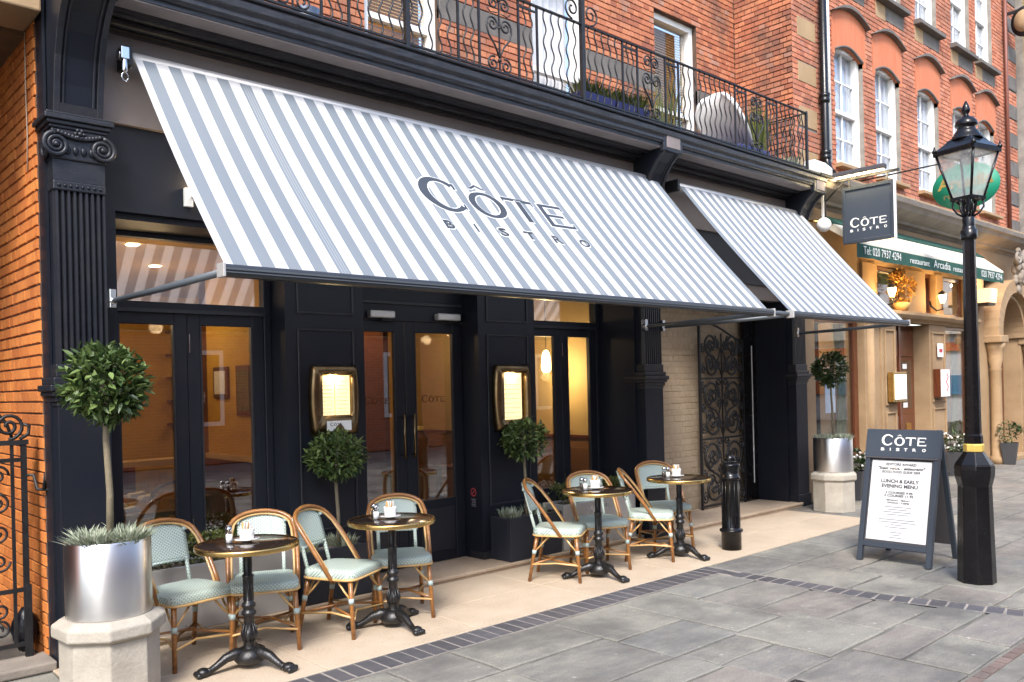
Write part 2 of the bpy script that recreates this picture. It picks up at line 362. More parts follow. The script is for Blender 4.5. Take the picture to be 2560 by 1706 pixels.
def flag_mat():
    m, nt, b = new_mat('york_stone_flag'); L = nt.links.new
    pos = nd(nt, 'ShaderNodeNewGeometry').outputs['Position']; rv = rnd_value(nt)
    c = ramp(nt, rv, [(0, (.145, .141, .132)), (.2, (.235, .226, .19)), (.4, (.174, .156, .148)), (.6, (.25, .240, .20)), (.8, (.160, .163, .160)), (1, (.215, .183, .16))])
    mp = nd(nt, 'ShaderNodeMapping'); mp.inputs['Scale'].default_value = (1.6, 4.5, 1); L(pos, mp.inputs[0])
    c = mix(nt, math_(nt, 'MULTIPLY', ramp(nt, noise(nt, mp.outputs[0], 2.4, 7, .62), [(.35, 0.), (.7, 1.)]), .65), c, (.30, .285, .232))
    c = mix(nt, math_(nt, 'MULTIPLY', ramp(nt, noise(nt, pos, 1.3, 6, .65), [(.43, 0.), (.64, 1.)]), .7), c, (.080, .079, .075))
    c = mix(nt, math_(nt, 'MULTIPLY', ramp(nt, noise(nt, pos, 90, 3, .7), [(.45, 0.), (.62, 1.)]), .38), c, (.085, .083, .08))
    vo = nd(nt, 'ShaderNodeTexVoronoi'); vo.inputs['Scale'].default_value = 5.5; L(pos, vo.inputs['Vector'])
    c = mix(nt, math_(nt, 'MULTIPLY', ramp(nt, vo.outputs['Distance'], [(.05, 1.), (.085, 0.)]), .45), c, (.42, .41, .38))
    L(c, b.inputs['Base Color'])
    L(ramp(nt, noise(nt, pos, 3, 5), [(.3, .58), (.7, .80)]), b.inputs['Roughness']); b.inputs['Specular IOR Level'].default_value = .35
    bp = nd(nt, 'ShaderNodeBump'); bp.inputs['Strength'].default_value = .8; bp.inputs['Distance'].default_value = .008
    L(math_(nt, 'ADD', math_(nt, 'MULTIPLY', noise(nt, mp.outputs[0], 8, 6), 1.0), math_(nt, 'MULTIPLY', noise(nt, pos, 120, 3), .35)), bp.inputs['Height']); L(bp.outputs[0], b.inputs['Normal'])
    return m
M['flag'] = flag_mat()
def stripe_mat():
    m, nt, b = new_mat('striped_awning_canvas'); L = nt.links.new
    pos = nd(nt, 'ShaderNodeTexCoord').outputs['Object']
    sx = nd(nt, 'ShaderNodeSeparateXYZ'); L(pos, sx.inputs[0])
    u = math_(nt, 'DIVIDE', math_(nt, 'SUBTRACT', sx.outputs[0], 2.005), .1655)
    f = math_(nt, 'LESS_THAN', math_(nt, 'FRACT', u), .5)
    c = mix(nt, f, (.82, .83, .84), (.275, .32, .368))
    # sewn seams: thin pale lines in every sixth grey band
    v = math_(nt, 'FRACT', math_(nt, 'DIVIDE', math_(nt, 'SUBTRACT', u, .0), 7.0))
    seam = math_(nt, 'MULTIPLY', math_(nt, 'LESS_THAN', math_(nt, 'ABSOLUTE', math_(nt, 'SUBTRACT', v, .605)), .022), math_(nt, 'GREATER_THAN', math_(nt, 'SINE', math_(nt, 'MULTIPLY', u, 55.0)), .3))
    c = mix(nt, math_(nt, 'MULTIPLY', math_(nt, 'MULTIPLY', seam, f), .35), c, (.62, .66, .70))
    c = mix(nt, math_(nt, 'MULTIPLY', ramp(nt, noise(nt, pos, 1.6, 5), [(.35, 0.), (.75, 1.)]), .14), c, (.42, .43, .44))
    L(c, b.inputs['Base Color']); b.inputs['Roughness'].default_value = .85; b.inputs['Specular IOR Level'].default_value = .2
    t = nd(nt, 'ShaderNodeBsdfTranslucent'); L(c, t.inputs[0])
    ms = nd(nt, 'ShaderNodeMixShader'); ms.inputs[0].default_value = .44
    L(b.outputs[0], ms.inputs[1]); L(t.outputs[0], ms.inputs[2]); L(ms.outputs[0], nt.nodes['Material Output'].inputs[0])
    return m
M['stripe'] = stripe_mat()
def steel_mat():
    m, nt, b = new_mat('brushed_steel'); L = nt.links.new
    b.inputs['Base Color'].default_value = (.74, .74, .74, 1); b.inputs['Metallic'].default_value = 1.0; b.inputs['Anisotropic'].default_value = .75
    b.inputs['Anisotropic Rotation'].default_value = .25; tg = nd(nt, 'ShaderNodeTangent', direction_type='RADIAL', axis='Z'); L(tg.outputs[0], b.inputs['Tangent'])
    co = nd(nt, 'ShaderNodeTexCoord').outputs['Object']
    mp = nd(nt, 'ShaderNodeMapping'); mp.inputs['Scale'].default_value = (3, 3, 150); L(co, mp.inputs[0])
    L(ramp(nt, noise(nt, mp.outputs[0], 3, 2), [(.3, .30), (.7, .36)]), b.inputs['Roughness'])
    return m
M['steel'] = steel_mat()
def weave_mat():
    m, nt, b = new_mat('woven_aqua_cane'); L = nt.links.new
    co = nd(nt, 'ShaderNodeTexCoord').outputs['Object']
    sx = nd(nt, 'ShaderNodeSeparateXYZ'); L(co, sx.inputs[0])
    vv = math_(nt, 'ADD', sx.outputs[1], sx.outputs[2])
    p = 75.0
    row = math_(nt, 'FLOOR', math_(nt, 'MULTIPLY', vv, p))
    uu = math_(nt, 'ADD', math_(nt, 'MULTIPLY', sx.outputs[0], p * .55), math_(nt, 'MULTIPLY', row, .5))
    a = math_(nt, 'GREATER_THAN', math_(nt, 'FRACT', uu), .28)
    g = math_(nt, 'GREATER_THAN', math_(nt, 'FRACT', math_(nt, 'MULTIPLY', vv, p)), .2)
    w = math_(nt, 'MULTIPLY', a, g)
    c = mix(nt, w, (.22, .30, .27), (.60, .675, .605))
    c = mix(nt, math_(nt, 'MULTIPLY', noise(nt, co, 14), .4), c, (.42, .52, .46))
    L(c, b.inputs['Base Color']); b.inputs['Roughness'].default_value = .5
    bp = nd(nt, 'ShaderNodeBump'); bp.inputs['Strength'].default_value = .6; bp.inputs['Distance'].default_value = .003
    L(w, bp.inputs['Height']); L(bp.outputs[0], b.inputs['Normal'])
    return m
M['weave'] = weave_mat()

# ------------------------------------------------------------------ lettering
def font_mesh(body, offset=0.0):
    cu = bpy.data.curves.new('txt', 'FONT'); cu.body = body; cu.size = 1.0; cu.offset = offset; cu.resolution_u = 3
    cu.space_character = 1.0
    o = bpy.data.objects.new('txt', cu); col.objects.link(o)
    dg = bpy.context.evaluated_depsgraph_get(); ev = o.evaluated_get(dg)
    me = bpy.data.meshes.new_from_object(ev)
    vs = [tuple(v.co) for v in me.vertices]; fs = [tuple(p.vertices) for p in me.polygons]
    bpy.data.objects.remove(o); bpy.data.curves.remove(cu); bpy.data.meshes.remove(me)
    return vs, fs
_tc = {}
def text2d(body, width=None, height=.7, offset=0.0, shear=0.0):
    """flat text, centred on x, baseline at 0; capitals `height` tall, optionally squeezed to `width`"""
    k = (body, offset)
    if k not in _tc: _tc[k] = font_mesh(body, offset)
    vs, fs = _tc[k]
    x0 = min(v[0] for v in vs); x1 = max(v[0] for v in vs); sy = height / .69
    sx = width / (x1 - x0) if width else sy
    return [((v[0] - (x0 + x1) / 2) * sx + v[1] * sy * shear, v[1] * sy) for v in vs], fs
def place2d(vf, name, mat, parent, o, xd, yd, off=0.0, **kw):
    o = Vector(o); xd = Vector(xd).normalized(); yd = Vector(yd).normalized(); n = xd.cross(yd)
    mb = MB(); mb.add([o + xd * a + yd * b + n * off for a, b in vf[0]], vf[1])
    me = bpy.data.meshes.new(name); me.from_pydata(mb.v, [], mb.f); me.update(); me.materials.append(mat)
    return link(name, me, parent, **kw)
def logo2d(w=1.55, e=0.0):
    """letters C O-circumflex T E; unit drawing is 1.55 wide, baseline 0, first capital .38 tall"""
    V = []; F = []
    def ring(cx, cy, rx, ry, ix, iy, dx, a0, a1, n=28):
        b = len(V)
        for k in range(n + 1):
            a = R(a0 + (a1 - a0) * k / n)
            V.append((cx + (rx + e) * math.cos(a), cy + (ry + e) * math.sin(a))); V.append((cx + dx + (ix - e) * math.cos(a), cy + (iy - e) * math.sin(a)))
        for k in range(n): F.append((b+2*k, b+2*k+2, b+2*k+3, b+2*k+1))
    def poly(p):
        b = len(V); V.extend(p); F.append(tuple(range(b, b + len(p))))
    def bar(x0, x1, y0, y1, fl=0.0):
        x0 -= e; x1 += e; y0 -= e; y1 += e
        poly([(x0, y0), (x1, y0 - fl), (x1, y1 + fl), (x0, y1)])
    ring(.20, .19, .21, .205, .138, .163, .014, 42, 318)
    bar(.345, .372, .275, .345); bar(.345, .365, .035, .10)
    ring(.625, .145, .18, .158, .110, .122, 0, 0, 360, 36)
    poly([(.53-e, .335-e), (.615, .395+e), (.70+e, .335-e), (.665, .335-e), (.615, .368-e), (.565, .335-e)])
    bar(.835, 1.185, .262, .296); bar(.835, .852, .235, .262); bar(1.168, 1.185, .235, .262)
    bar(.98, 1.04, .0, .262)
    bar(1.25, 1.303, .0, .296); bar(1.303, 1.53, .262, .296); bar(1.513, 1.53, .232, .262)
    bar(1.303, 1.49, .135, .165); bar(1.303, 1.55, .0, .034); bar(1.533, 1.55, .034, .062)
    s = w / 1.55
    return [(x * s, y * s) for x, y in V], F
def shift2d(vf, dx, dy): return [(a + dx, b + dy) for a, b in vf[0]], vf[1]
def logo(parent, o, xd, yd, w, mat, off, outline=None, sub=True, gap=.14, sub_h=.095):
    sub_h *= 1.15
    """logo lettering with the word BISTRO spaced out below; o is the left end of the baseline"""
    s = w / 1.55
    if outline: place2d(logo2d(w, .008), 'logo_outline', outline, parent, o, xd, yd, off * .5)
    place2d(logo2d(w), 'logo_lettering', mat, parent, o, xd, yd, off)
    if sub:
        for ch, x in zip('BISTRO', (.05, .32, .585, .865, 1.165, 1.49)):
            wd = .03 if ch == 'I' else .125
            if outline: place2d(shift2d(text2d(ch, (wd + .014) * s, (sub_h + .012) * s), x * s, (-gap - sub_h - .006) * s), 'letter_outline', outline, parent, o, xd, yd, off * .5)
            place2d(shift2d(text2d(ch, wd * s, sub_h * s, .03), x * s, (-gap - sub_h) * s), 'letter', mat, parent, o, xd, yd, off)

# ------------------------------------------------------------------ brick walls
_bu = {}
def brick_mesh(mat):
    if mat.name not in _bu:
        mb = MB(); f = .97
        vs = [(-.5,0,-.5),(.5,0,-.5),(.5,0,.5),(-.5,0,.5),(-.5*f,-1,-.44),(.5*f,-1,-.44),(.5*f,-1,.44),(-.5*f,-1,.44)]
        mb.add(vs, [(4,5,6,7),(0,1,5,4),(1,2,6,5),(2,3,7,6),(3,0,4,7)])
        me = mb.mesh('brick'); me.materials.append(mat); _bu[mat.name] = me
    return _bu[mat.name]
def brick_wall(parent, O, u, n, u0, u1, z0, z1, mat, holes=(), nind=250, pitch=.225, ch=.075, gap=.010, dep=.012, header=False, area_only=True):
    """bricks standing proud of a mortar face through O; u along the wall, n outwards (horizontal unit vectors)"""
    O = Vector(O); u = Vector(u); n = Vector(n); rg = random.Random(int(u0 * 100 + z0 * 10) + 3)
    items = []; c = 0; z = z0
    while z < z1 - .02:
        h = min(ch, z1 - z); zm = z + h / 2
        iv = [(u0, u1)]
        for (a, b, c0, c1) in holes:
            if c0 < zm < c1:
                nv = []
                for p, q in iv:
                    if b <= p or a >= q: nv.append((p, q)); continue
                    if a > p: nv.append((p, a))
                    if b < q: nv.append((b, q))
                iv = nv
        hd = header or c % 2
        pt = pitch / 2 if hd else pitch
        for p, q in iv:
            x = math.floor(p / pitch) * pitch - (pitch / 4 if hd else 0)
            while x < q:
                a = max(x, p); b = min(x + pt, q)
                if b - a > .03: items.append((a, b, z, z + h))
                x += pt
        z += ch; c += 1
    def area(it):
        a, b, c0, c1 = it
        P = [proj(O + u * s + Vector((0, 0, t))) for s, t in ((a, c0), (b, c0), (b, c1), (a, c1))]
        if any(p is None for p in P): return 0
        cx = sum(p[0] for p in P) / 4; cy = sum(p[1] for p in P) / 4
        if not (-20 < cx < 2580 and -20 < cy < 1726): return 0
        return abs(sum(P[i][0] * P[(i+1) % 4][1] - P[(i+1) % 4][0] * P[i][1] for i in range(4))) / 2
    order = sorted(items, key=area, reverse=True)
    me = brick_mesh(mat); basis = Matrix(((u.x, -n.x, 0), (u.y, -n.y, 0), (0, 0, 1)))
    flip = basis.determinant() < 0
    for it in order[:nind]:
        a, b, c0, c1 = it
        if area(it) <= 0: continue
        d = dep + rg.uniform(-.003, .003)
        o = bpy.data.objects.new('brick', me); col.objects.link(o)
        mw = Matrix.Translation(O + u * ((a + b) / 2) + Vector((0, 0, (c0 + c1) / 2))) @ (basis @ Matrix.Diagonal((b - a - gap, d, c1 - c0 - gap))).to_4x4()
        o.parent = parent; o.matrix_parent_inverse = wm(parent).inverted(); o.matrix_basis = mw
    mb = MB()
    for it in order[nind:]:
        a, b, c0, c1 = it; d = dep + rg.uniform(-.003, .003); r = rg.random() * .999 + .0005; g = gap / 2
        vs = [O + u * s + Vector((0, 0, t)) for s, t in ((a+g, c0+g), (b-g, c0+g), (b-g, c1-g), (a+g, c1-g))]
        vs += [O + u * s + Vector((0, 0, t)) + n * d for s, t in ((a+g+.003, c0+g+.003), (b-g-.003, c0+g+.003), (b-g-.003, c1-g-.003), (a+g+.003, c1-g-.003))]
        mb.add(vs, [(4,5,6,7),(0,1,5,4),(1,2,6,5),(2,3,7,6),(3,0,4,7)], rn=r)
    if mb.v:
        me2 = bpy.data.meshes.new('brickwork'); me2.from_pydata(mb.v, [], mb.f); me2.update(); me2.materials.append(mat)
        a_ = me2.attributes.new('rnd', 'FLOAT', 'POINT'); a_.data.foreach_set('value', mb.rn)
        link('brickwork', me2, parent, kind='stuff')

# ================================================================== ground
ground = MB().box(-60, 90, -60, 60, -.40, -.035).build('ground', M['joint'], kind='structure')
pavement = MB().box(-8, 45, -5.4, 7.0, -.034, -.014).build('pavement', M['joint'], kind='structure')
frg = random.Random(21)
def flag(x0, x1, y0, y1, par=None, name='flagstone', mat='flag', jit=.012, th=.03):
    g = .0025 + frg.random() * .0045
    x0 += g; x1 -= g; y0 += g; y1 -= g
    pts = []
    def side(ax, ay, bx_, by_):
        L = math.hypot(bx_ - ax, by_ - ay); k = max(2, int(L / .16))
        for i in range(k):
            t = i / k; jx = frg.uniform(-jit, jit) if i else frg.uniform(-.4, .4) * jit
            nx, ny = (by_ - ay) / L, -(bx_ - ax) / L
            pts.append((ax + (bx_ - ax) * t - nx * abs(jx) * .8, ay + (by_ - ay) * t - ny * abs(jx) * .8))
    side(x0, y0, x1, y0); side(x1, y0, x1, y1); side(x1, y1, x0, y1); side(x0, y1, x0, y0)
    cx = (x0 + x1) / 2; cy = (y0 + y1) / 2; n = len(pts); dz = frg.uniform(-.004, .002); tx = frg.uniform(-.004, .004); ty = frg.uniform(-.004, .004)
    zz = lambda x, y: dz + tx * (x - cx) + ty * (y - cy)
    w = x1 - x0; h = y1 - y0; k = 1 - .012 / min(w, h) * 1.0
    lo = [(x, y, -th) for x, y in pts]; mid = [(x, y, zz(x, y) - .006) for x, y in pts]
    top = [(cx + (x - cx) * (1 - .010 / w * 2), cy + (y - cy) * (1 - .010 / h * 2), zz(x, y)) for x, y in pts]
    mb = MB(); mb.add(lo + mid + top, [(i, (i+1) % n, n + (i+1) % n, n + i) for i in range(n)] + [(n + i, n + (i+1) % n, 2*n + (i+1) % n, 2*n + i) for i in range(n)] + [tuple(range(2*n, 3*n))])
    me = bpy.data.meshes.new(name); me.from_pydata(mb.v, [], mb.f); me.update(); me.materials.append(M[mat])
    return link(name, me, par or pavement)
hand = [(2.0,2.84,3.78,4.29),(2.84,3.34,3.78,4.29),(3.34,4.23,3.78,4.29),(4.23,4.95,3.66,4.29),(4.95,5.49,3.21,4.29),(5.49,6.32,3.92,4.29),(5.49,6.34,3.44,3.92),
        (1.2,2.0,3.62,4.29),(1.4,2.3,3.2,3.62),(2.0,2.0001,0,0),(2.3,3.36,3.2,3.77),(3.36,4.23,3.2,3.77),(4.23,4.94,3.2,3.65),(5.50,6.37,2.94,3.43),
        (2.3,3.4,2.89,3.19),(3.4,4.30,2.89,3.19),(4.30,4.88,2.91,3.19),(4.88,5.62,2.52,3.20),(5.63,6.42,2.53,2.93),
        (2.6,3.5,2.49,2.88),(3.5,4.33,2.49,2.88),(4.33,4.87,2.50,2.90),(2.8,3.6,1.82,2.48),(3.6,4.38,1.82,2.48),(4.38,5.10,1.82,2.48),(5.12,5.86,2.20,2.51),(5.86,6.52,2.20,2.52),(5.12,5.80,1.82,2.19),(5.80,6.58,1.82,2.19),
        (0.6,1.42,4.55,5.1),(0.9,1.42,5.1,5.75),(0.3,0.9,5.1,5.75),(.6,1.2,3.9,4.29)]
for a in hand:
    if a[1] - a[0] > .05: flag(*a)
def fill(x0, x1, ys):
    for y0, y1 in zip(ys[:-1], ys[1:]):
        x = x0 - frg.random() * .4 if x0 > 9 else x0
        first = True
        while x < x1:
            w = frg.uniform(.55, 1.15); xe = min(x + w, x1)
            if x1 - xe < .3: xe = x1
            flag(max(x, x0), xe, y0, y1); x = xe
# right of the dark band (which leans a little)
for x0, x1, y0, y1 in [(6.53,7.22,4.01,4.54),(7.22,8.1,4.01,4.54),(8.1,8.9,4.01,4.54),(8.9,9.98,4.01,4.54),(6.53,7.20,3.25,4.00),(7.20,7.95,3.53,4.00),(7.95,8.9,3.53,4.0),(8.9,9.7,3.53,4.0),
                       (7.20,7.9,3.0,3.52),(7.9,8.8,2.95,3.52),(8.8,9.7,2.95,3.52),(6.58,7.18,2.72,3.23),(7.19,7.85,2.24,2.98),(7.86,8.6,2.2,2.93),(8.6,9.7,2.2,2.93),(6.66,7.18,2.23,2.71),(6.78,7.45,1.82,2.21),(7.46,8.3,1.82,2.19),(8.3,9.7,1.82,2.19)]:
    flag(x0, x1, y0, y1)
fill(9.99, 12.2, [4.02, 4.6, 5.1, 5.75]); fill(9.71, 26, [1.82, 2.4, 2.95, 3.5, 4.01]); fill(12.2, 26, [4.02, 4.6, 5.15, 5.74])
dc_ = thing('drain_cover', 'small iron drain cover set in the grey paving at the bottom edge', 'drain cover', (4.16, 2.40, 0))
bx('frame', M['cast_iron'], dc_, 4.02, 4.36, 2.30, 2.47, -.02, .0025); bx('plate', M['stone_band'], dc_, 4.04, 4.34, 2.32, 2.45, -.02, .0045)
for k in range(9): bx('bar', M['cast_iron'], dc_, 4.05 + k * .033, 4.065 + k * .033, 2.33, 2.44, 0, .008)
# dark brick border and band
border = MB().box(1.43, 6.52, 4.30, 4.548, -.030, -.0022).build('brick_border', M['mortar'], kind='structure')
pb = MB().box(-.0520, .0520, -.115, .115, -.02, 0); pme = pb.mesh('brick_paver'); pme.materials.append(M['bluebrick'])
def paver(par, x, y, rz=0.0, sx=1.0, sy=1.0):
    o = link('brick_paver', pme, par, .004, 1); o.location = (x, y, frg.uniform(-.002, .0015)); o.rotation_euler = (0, 0, rz + frg.uniform(-.012, .012)); o.scale = (sx, sy, 1)
x = 1.49
while x < 6.50: paver(border, x, 4.424); x += .1125
bd = [(6.415, 4.30), (6.425, 3.9), (6.455, 2.98), (6.665, 2.0), (6.75, 1.82)]
def bandx(y):
    for (xa, ya), (xb, yb) in zip(bd[:-1], bd[1:]):
        if yb <= y <= ya: return xa + (xb - xa) * (ya - y) / (ya - yb)
    return bd[-1][0]
mb = MB(); ys_ = [4.30, 3.9, 2.98, 2.0, 1.8]
mb.add([(bandx(y) - .105, y, -.0022) for y in ys_] + [(bandx(y) + .105, y, -.0022) for y in ys_] + [(bandx(y) - .105, y, -.03) for y in ys_] + [(bandx(y) + .105, y, -.03) for y in ys_],
       [(i, i+1, 6+i, 5+i) for i in range(4)])
band = mb.build('brick_band', M['mortar'], kind='structure')
y = 4.235
while y > 1.86:
    paver(band, bandx(y), y, math.pi / 2 + (bandx(y - .1) - bandx(y + .1)) / .2, 1.06, .80); y -= .121
# brick channel and setts of the roadway, lower right
kerb = MB().box(-2, 30, 1.60, 1.81, -.032, -.008).build('kerb', M['joint'], kind='structure')
kme = MB().box(-.052, .052, -.032, .032, -.02, 0).mesh('kerb_brick'); kme.materials.append(brick_mat('kerb_red_brick', [(0, (.12, .085, .072)), (.5, (.19, .14, .12)), (1, (.15, .12, .105))]))
x = 4.2
while x < 8.2:
    o = link('kerb_brick', kme, kerb); o.location = (x, 1.765, frg.uniform(-.004, 0)); x += .118
road = MB().box(-20, 40, -5.3, 1.60, -.033, -.022).build('road', M['joint'], kind='structure')
sme = MB().box(-.047, .047, -.047, .047, -.03, 0).mesh('sett'); sme.materials.append(mk('setts', (.20, .165, .145), .7, var=.8, vs=15, tint=.3, bump=.4))
for i in range(26):
    for j in range(5):
        o = link('sett', sme, road); o.location = (4.55 + i * .103 + (j % 2) * .05, 1.545 - j * .103, -.012 + frg.uniform(-.004, .003)); o.rotation_euler = (0, 0, frg.uniform(-.05, .05))
# terrace slabs
terrace = MB().box(1.42, 10.0, 4.552, 5.84, -.034, -.012).build('terrace', M['joint'], kind='structure')
tx = [1.425, 2.62, 3.81, 5.0, 6.2, 7.4, 8.6, 9.99]
for a, b in zip(tx[:-1], tx[1:]):
    MB().box(a + .003, b - .003, 4.556, 5.17, -.02, 0).build('paving_slab', M['terrace'], terrace, .003, 1); MB().box(a + .003, b - .003, 5.176, 5.825, -.02, -.0008).build('paving_slab', M['terrace'], terrace, .003, 1)
# steps and thresholds
step = thing('doorstep', 'long pale stone step with worn nosing under the navy shopfront', 'step', (4.5, 5.82, 0))
for a, b in zip([1.80, 3.35, 4.95, 6.1], [3.347, 4.947, 6.097, 7.19]):
    MB().extx([(5.812, 0), (5.812, .022), (5.797, .024), (5.797, .048), (5.803, .052), (6.56, .052), (6.56, 0)], a, b).build('step_slab', M['step'], step, .003, 1)
st2 = thing('passage_step', 'pale stone step in front of the ornate iron passage gate', 'step', (9.0, 5.7, 0))
for a, b in zip([7.52, 9.0], [8.997, 10.38]):
    MB().extx([(5.712, 0), (5.712, .03), (5.697, .032), (5.697, .058), (5.703, .062), (7.3, .062), (7.3, 0)], a, b).build('step_slab', M['step'], st2, .003, 1)
th = thing('threshold_stone', 'rough grey threshold stone under the black iron side gate', 'step', (.9, 5.95, 0))
MB().box(-.6, 1.455, 5.80, 6.10, -.01, .05).build('slab', M['stone_grey'], th, .012, 2)

# ================================================================== bistro building
bis = thing('bistro_building', 'navy painted bistro shopfront with red brick storey and balcony above', 'building', (4.6, 5.9, 0))
def holes_wall(mb, u0, u1, z0, z1, holes, fn):
    """solid wall around rectangular holes; fn(mb, a, b, c, d) adds a block spanning a..b, c..d"""
    xs = sorted({u0, u1, *[h[0] for h in holes], *[h[1] for h in holes]}); xs = [x for x in xs if u0 <= x <= u1]
    for a, b in zip(xs[:-1], xs[1:]):
        if b - a < 1e-6: continue
        m = (a + b) / 2; zs = [(z0, z1)]
        for h in holes:
            if h[0] < m < h[1]:
                nv = []
                for p, q in zs:
                    if h[3] <= p or h[2] >= q: nv.append((p, q)); continue
                    if h[2] > p: nv.append((p, h[2]))
                    if h[3] < q: nv.append((h[3], q))
                zs = nv
        for p, q in zs: fn(mb, a, b, p, q)
UW = 7.10
uwin = [(.05, .98), (2.35, 3.28), (4.66, 5.59), (6.96, 7.89), (9.27, 10.24)]
uh = [(a, b, 4.42, 6.75) for a, b in uwin]
mb = MB(); holes_wall(mb, -.6, 11.23, 4.33, 8.2, uh, lambda m, a, b, p, q: m.box(a, b, UW + .012, UW + .30, p, q))
uwall = mb.build('upper_wall', M['mortar_dark'], bis)
bands = [(x0, x1, 5.60, 5.84) for x0, x1 in ((-.6, .05), (.98, 2.35), (3.28, 4.66), (5.59, 6.96), (7.89, 9.27), (10.24, 11.19))]
brick_wall(uwall, (0, UW + .012, 0), (1, 0, 0), (0, -1, 0), -.6, 11.21, 4.35, 8.2, M['brick_red'], uh + bands, 290)
for b in bands: bx('stone_band', M['stone_band'], bis, b[0], b[1], UW - .004, UW + .05, b[2], b[3], .006)
def sash(parent, x0, x1, z0, z1, Y, back=None, mid=None, blind=None, bars=True, glass='glass_dark', cy=.16, fr=.085, curtain=True):
    zt = z1
    w = link('window', MB().box(x0, x0 + fr, Y - .02, Y + .12, z0, zt).box(x1 - fr, x1, Y - .02, Y + .12, z0, zt).box(x0 + fr, x1 - fr, Y - .018, Y + .12, zt - fr, zt - .001).box(x0 + fr, x1 - fr, Y - .03, Y + .12, z0, z0 + fr * .9).mesh('window'), parent)
    w.data.materials.append(M['white_paint'])
    zm = mid or (z0 + zt) / 2
    MB().box(x0 + fr, x1 - fr, Y, Y + .08, zm - .03, zm + .03).build('meeting_rail', M['white_paint'], w)
    if bars:
        xm = (x0 + x1) / 2; g = MB()
        for za, zb in ((z0 + fr * .9, zm - .03), (zm + .03, zt - fr)):
            g.box(xm - .008, xm + .008, Y + .03, Y + .055, za, zb)
            zc = (za + zb) / 2; g.box(x0 + fr, xm - .011, Y + .03, Y + .054, zc - .011, zc + .011).box(xm + .011, x1 - fr, Y + .03, Y + .054, zc - .011, zc + .011)
        g.build('glazing_bars', M['white_paint'], w)
    for za, zb in ((z0 + fr * .9, zm - .03), (zm + .03, zt - fr)):
        MB().box(x0 + fr, x1 - fr, Y + .060, Y + .066, za, zb).build('pane', M[glass], w)
    if blind:
        g = MB(); z = z0 + .1
        while z < zt - .1:
            g.add([(x0 + fr, Y + .105, z), (x1 - fr, Y + .105, z), (x1 - fr, Y + .135, z + .030), (x0 + fr, Y + .135, z + .030)], [(0, 1, 2, 3)]); z += .036
        g.build('blind_slats', M['blind'], w, kind='stuff')
    elif curtain:
        g = MB(); n = 28; pts = []
        for k in range(n + 1):
            t = k / n; pts.append((x0 + fr + (x1 - x0 - 2 * fr) * t, Y + cy + .018 * math.sin(t * 40)))
        g.add([(a, b, z0) for a, b in pts] + [(a, b, zt) for a, b in pts], [(k, k+1, n+2+k, n+1+k) for k in range(n)], True)
        g.build('net_curtain', M['curtain_white'], w)
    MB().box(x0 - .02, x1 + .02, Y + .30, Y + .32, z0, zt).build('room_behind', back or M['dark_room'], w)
    return w
for i, (a, b) in enumerate(uwin):
    sash(bis, a, b, 4.42, 6.75, UW + .10, back=M['ochre'], mid=5.45, blind=(i != 3), bars=False, glass='glass_clear')
    if i in (1, 2): light('room_lamp', ((a + b) / 2 - .2, UW + .34, 5.0), 7, parent=bis)
bx('balcony_floor', M['stone_grey'], bis, 1.46, 10.66, 5.9, UW + .01, 4.2, 4.329)
bx('party_wall', M['mortar_dark'], bis, .4, 1.44, 6.32, 7.0, 4.34, 8.2)
# fascia and cornice
bx('fascia', M['fascia'], bis, 1.50, 10.64, 5.845, 6.0, 3.47, 4.06)
bx('fascia_frieze', M['navy'], bis, 1.52, 10.62, 5.885, 6.0, 2.90, 3.469)
cp = [(5.95,4.051),(5.835,4.051),(5.832,4.070),(5.800,4.072),(5.812,4.084),(5.790,4.104),(5.765,4.106),(5.760,4.094),(5.735,4.094),(5.735,4.112),(5.748,4.120),(5.705,4.142),(5.665,4.140),(5.66,4.118),(5.632,4.118),(5.62,4.158),(5.455,4.150),(5.455,4.178),(5.435,4.182),(5.430,4.20),(5.420,4.206),(5.425,4.235),(5.415,4.255),(5.400,4.265),(5.396,4.30),(5.405,4.322),(5.90,4.334)]
def cornice_run(x0, x1, cols):
    n = max(2, int((x1 - x0) / .12)); crg = random.Random(5); V = []; m = len(cp)
    for i in range(n + 1):
        x = x0 + (x1 - x0) * i / n
        for y, z in cp: V.append((x, y + crg.uniform(-.0015, .0015) * (y < 5.85), z + crg.uniform(-.0012, .0012)))
    mb = MB(); mb.add(V, [(i*m+k, i*m+(k+1) % m, (i+1)*m+(k+1) % m, (i+1)*m+k) for i in range(n) for k in range(m)])
    mb.f += [tuple(range(m)), tuple(range(n*m, n*m+m))]; mb.sm += [False, False]
    o = mb.build('cornice', M['cornice'], bis)
    return o
cornice_run(1.50, 10.64, None)
bx('cornice_soffit', M['soffit'], bis, 1.79, 7.20, 5.462, 5.615, 4.140, 4.152); bx('cornice_soffit', M['soffit'], bis, 7.50, 10.34, 5.462, 5.615, 4.140, 4.152)
bx('gutter_edge', M['iron'], bis, 1.50, 10.64, 5.385, 5.43, 4.326, 4.352, .008)

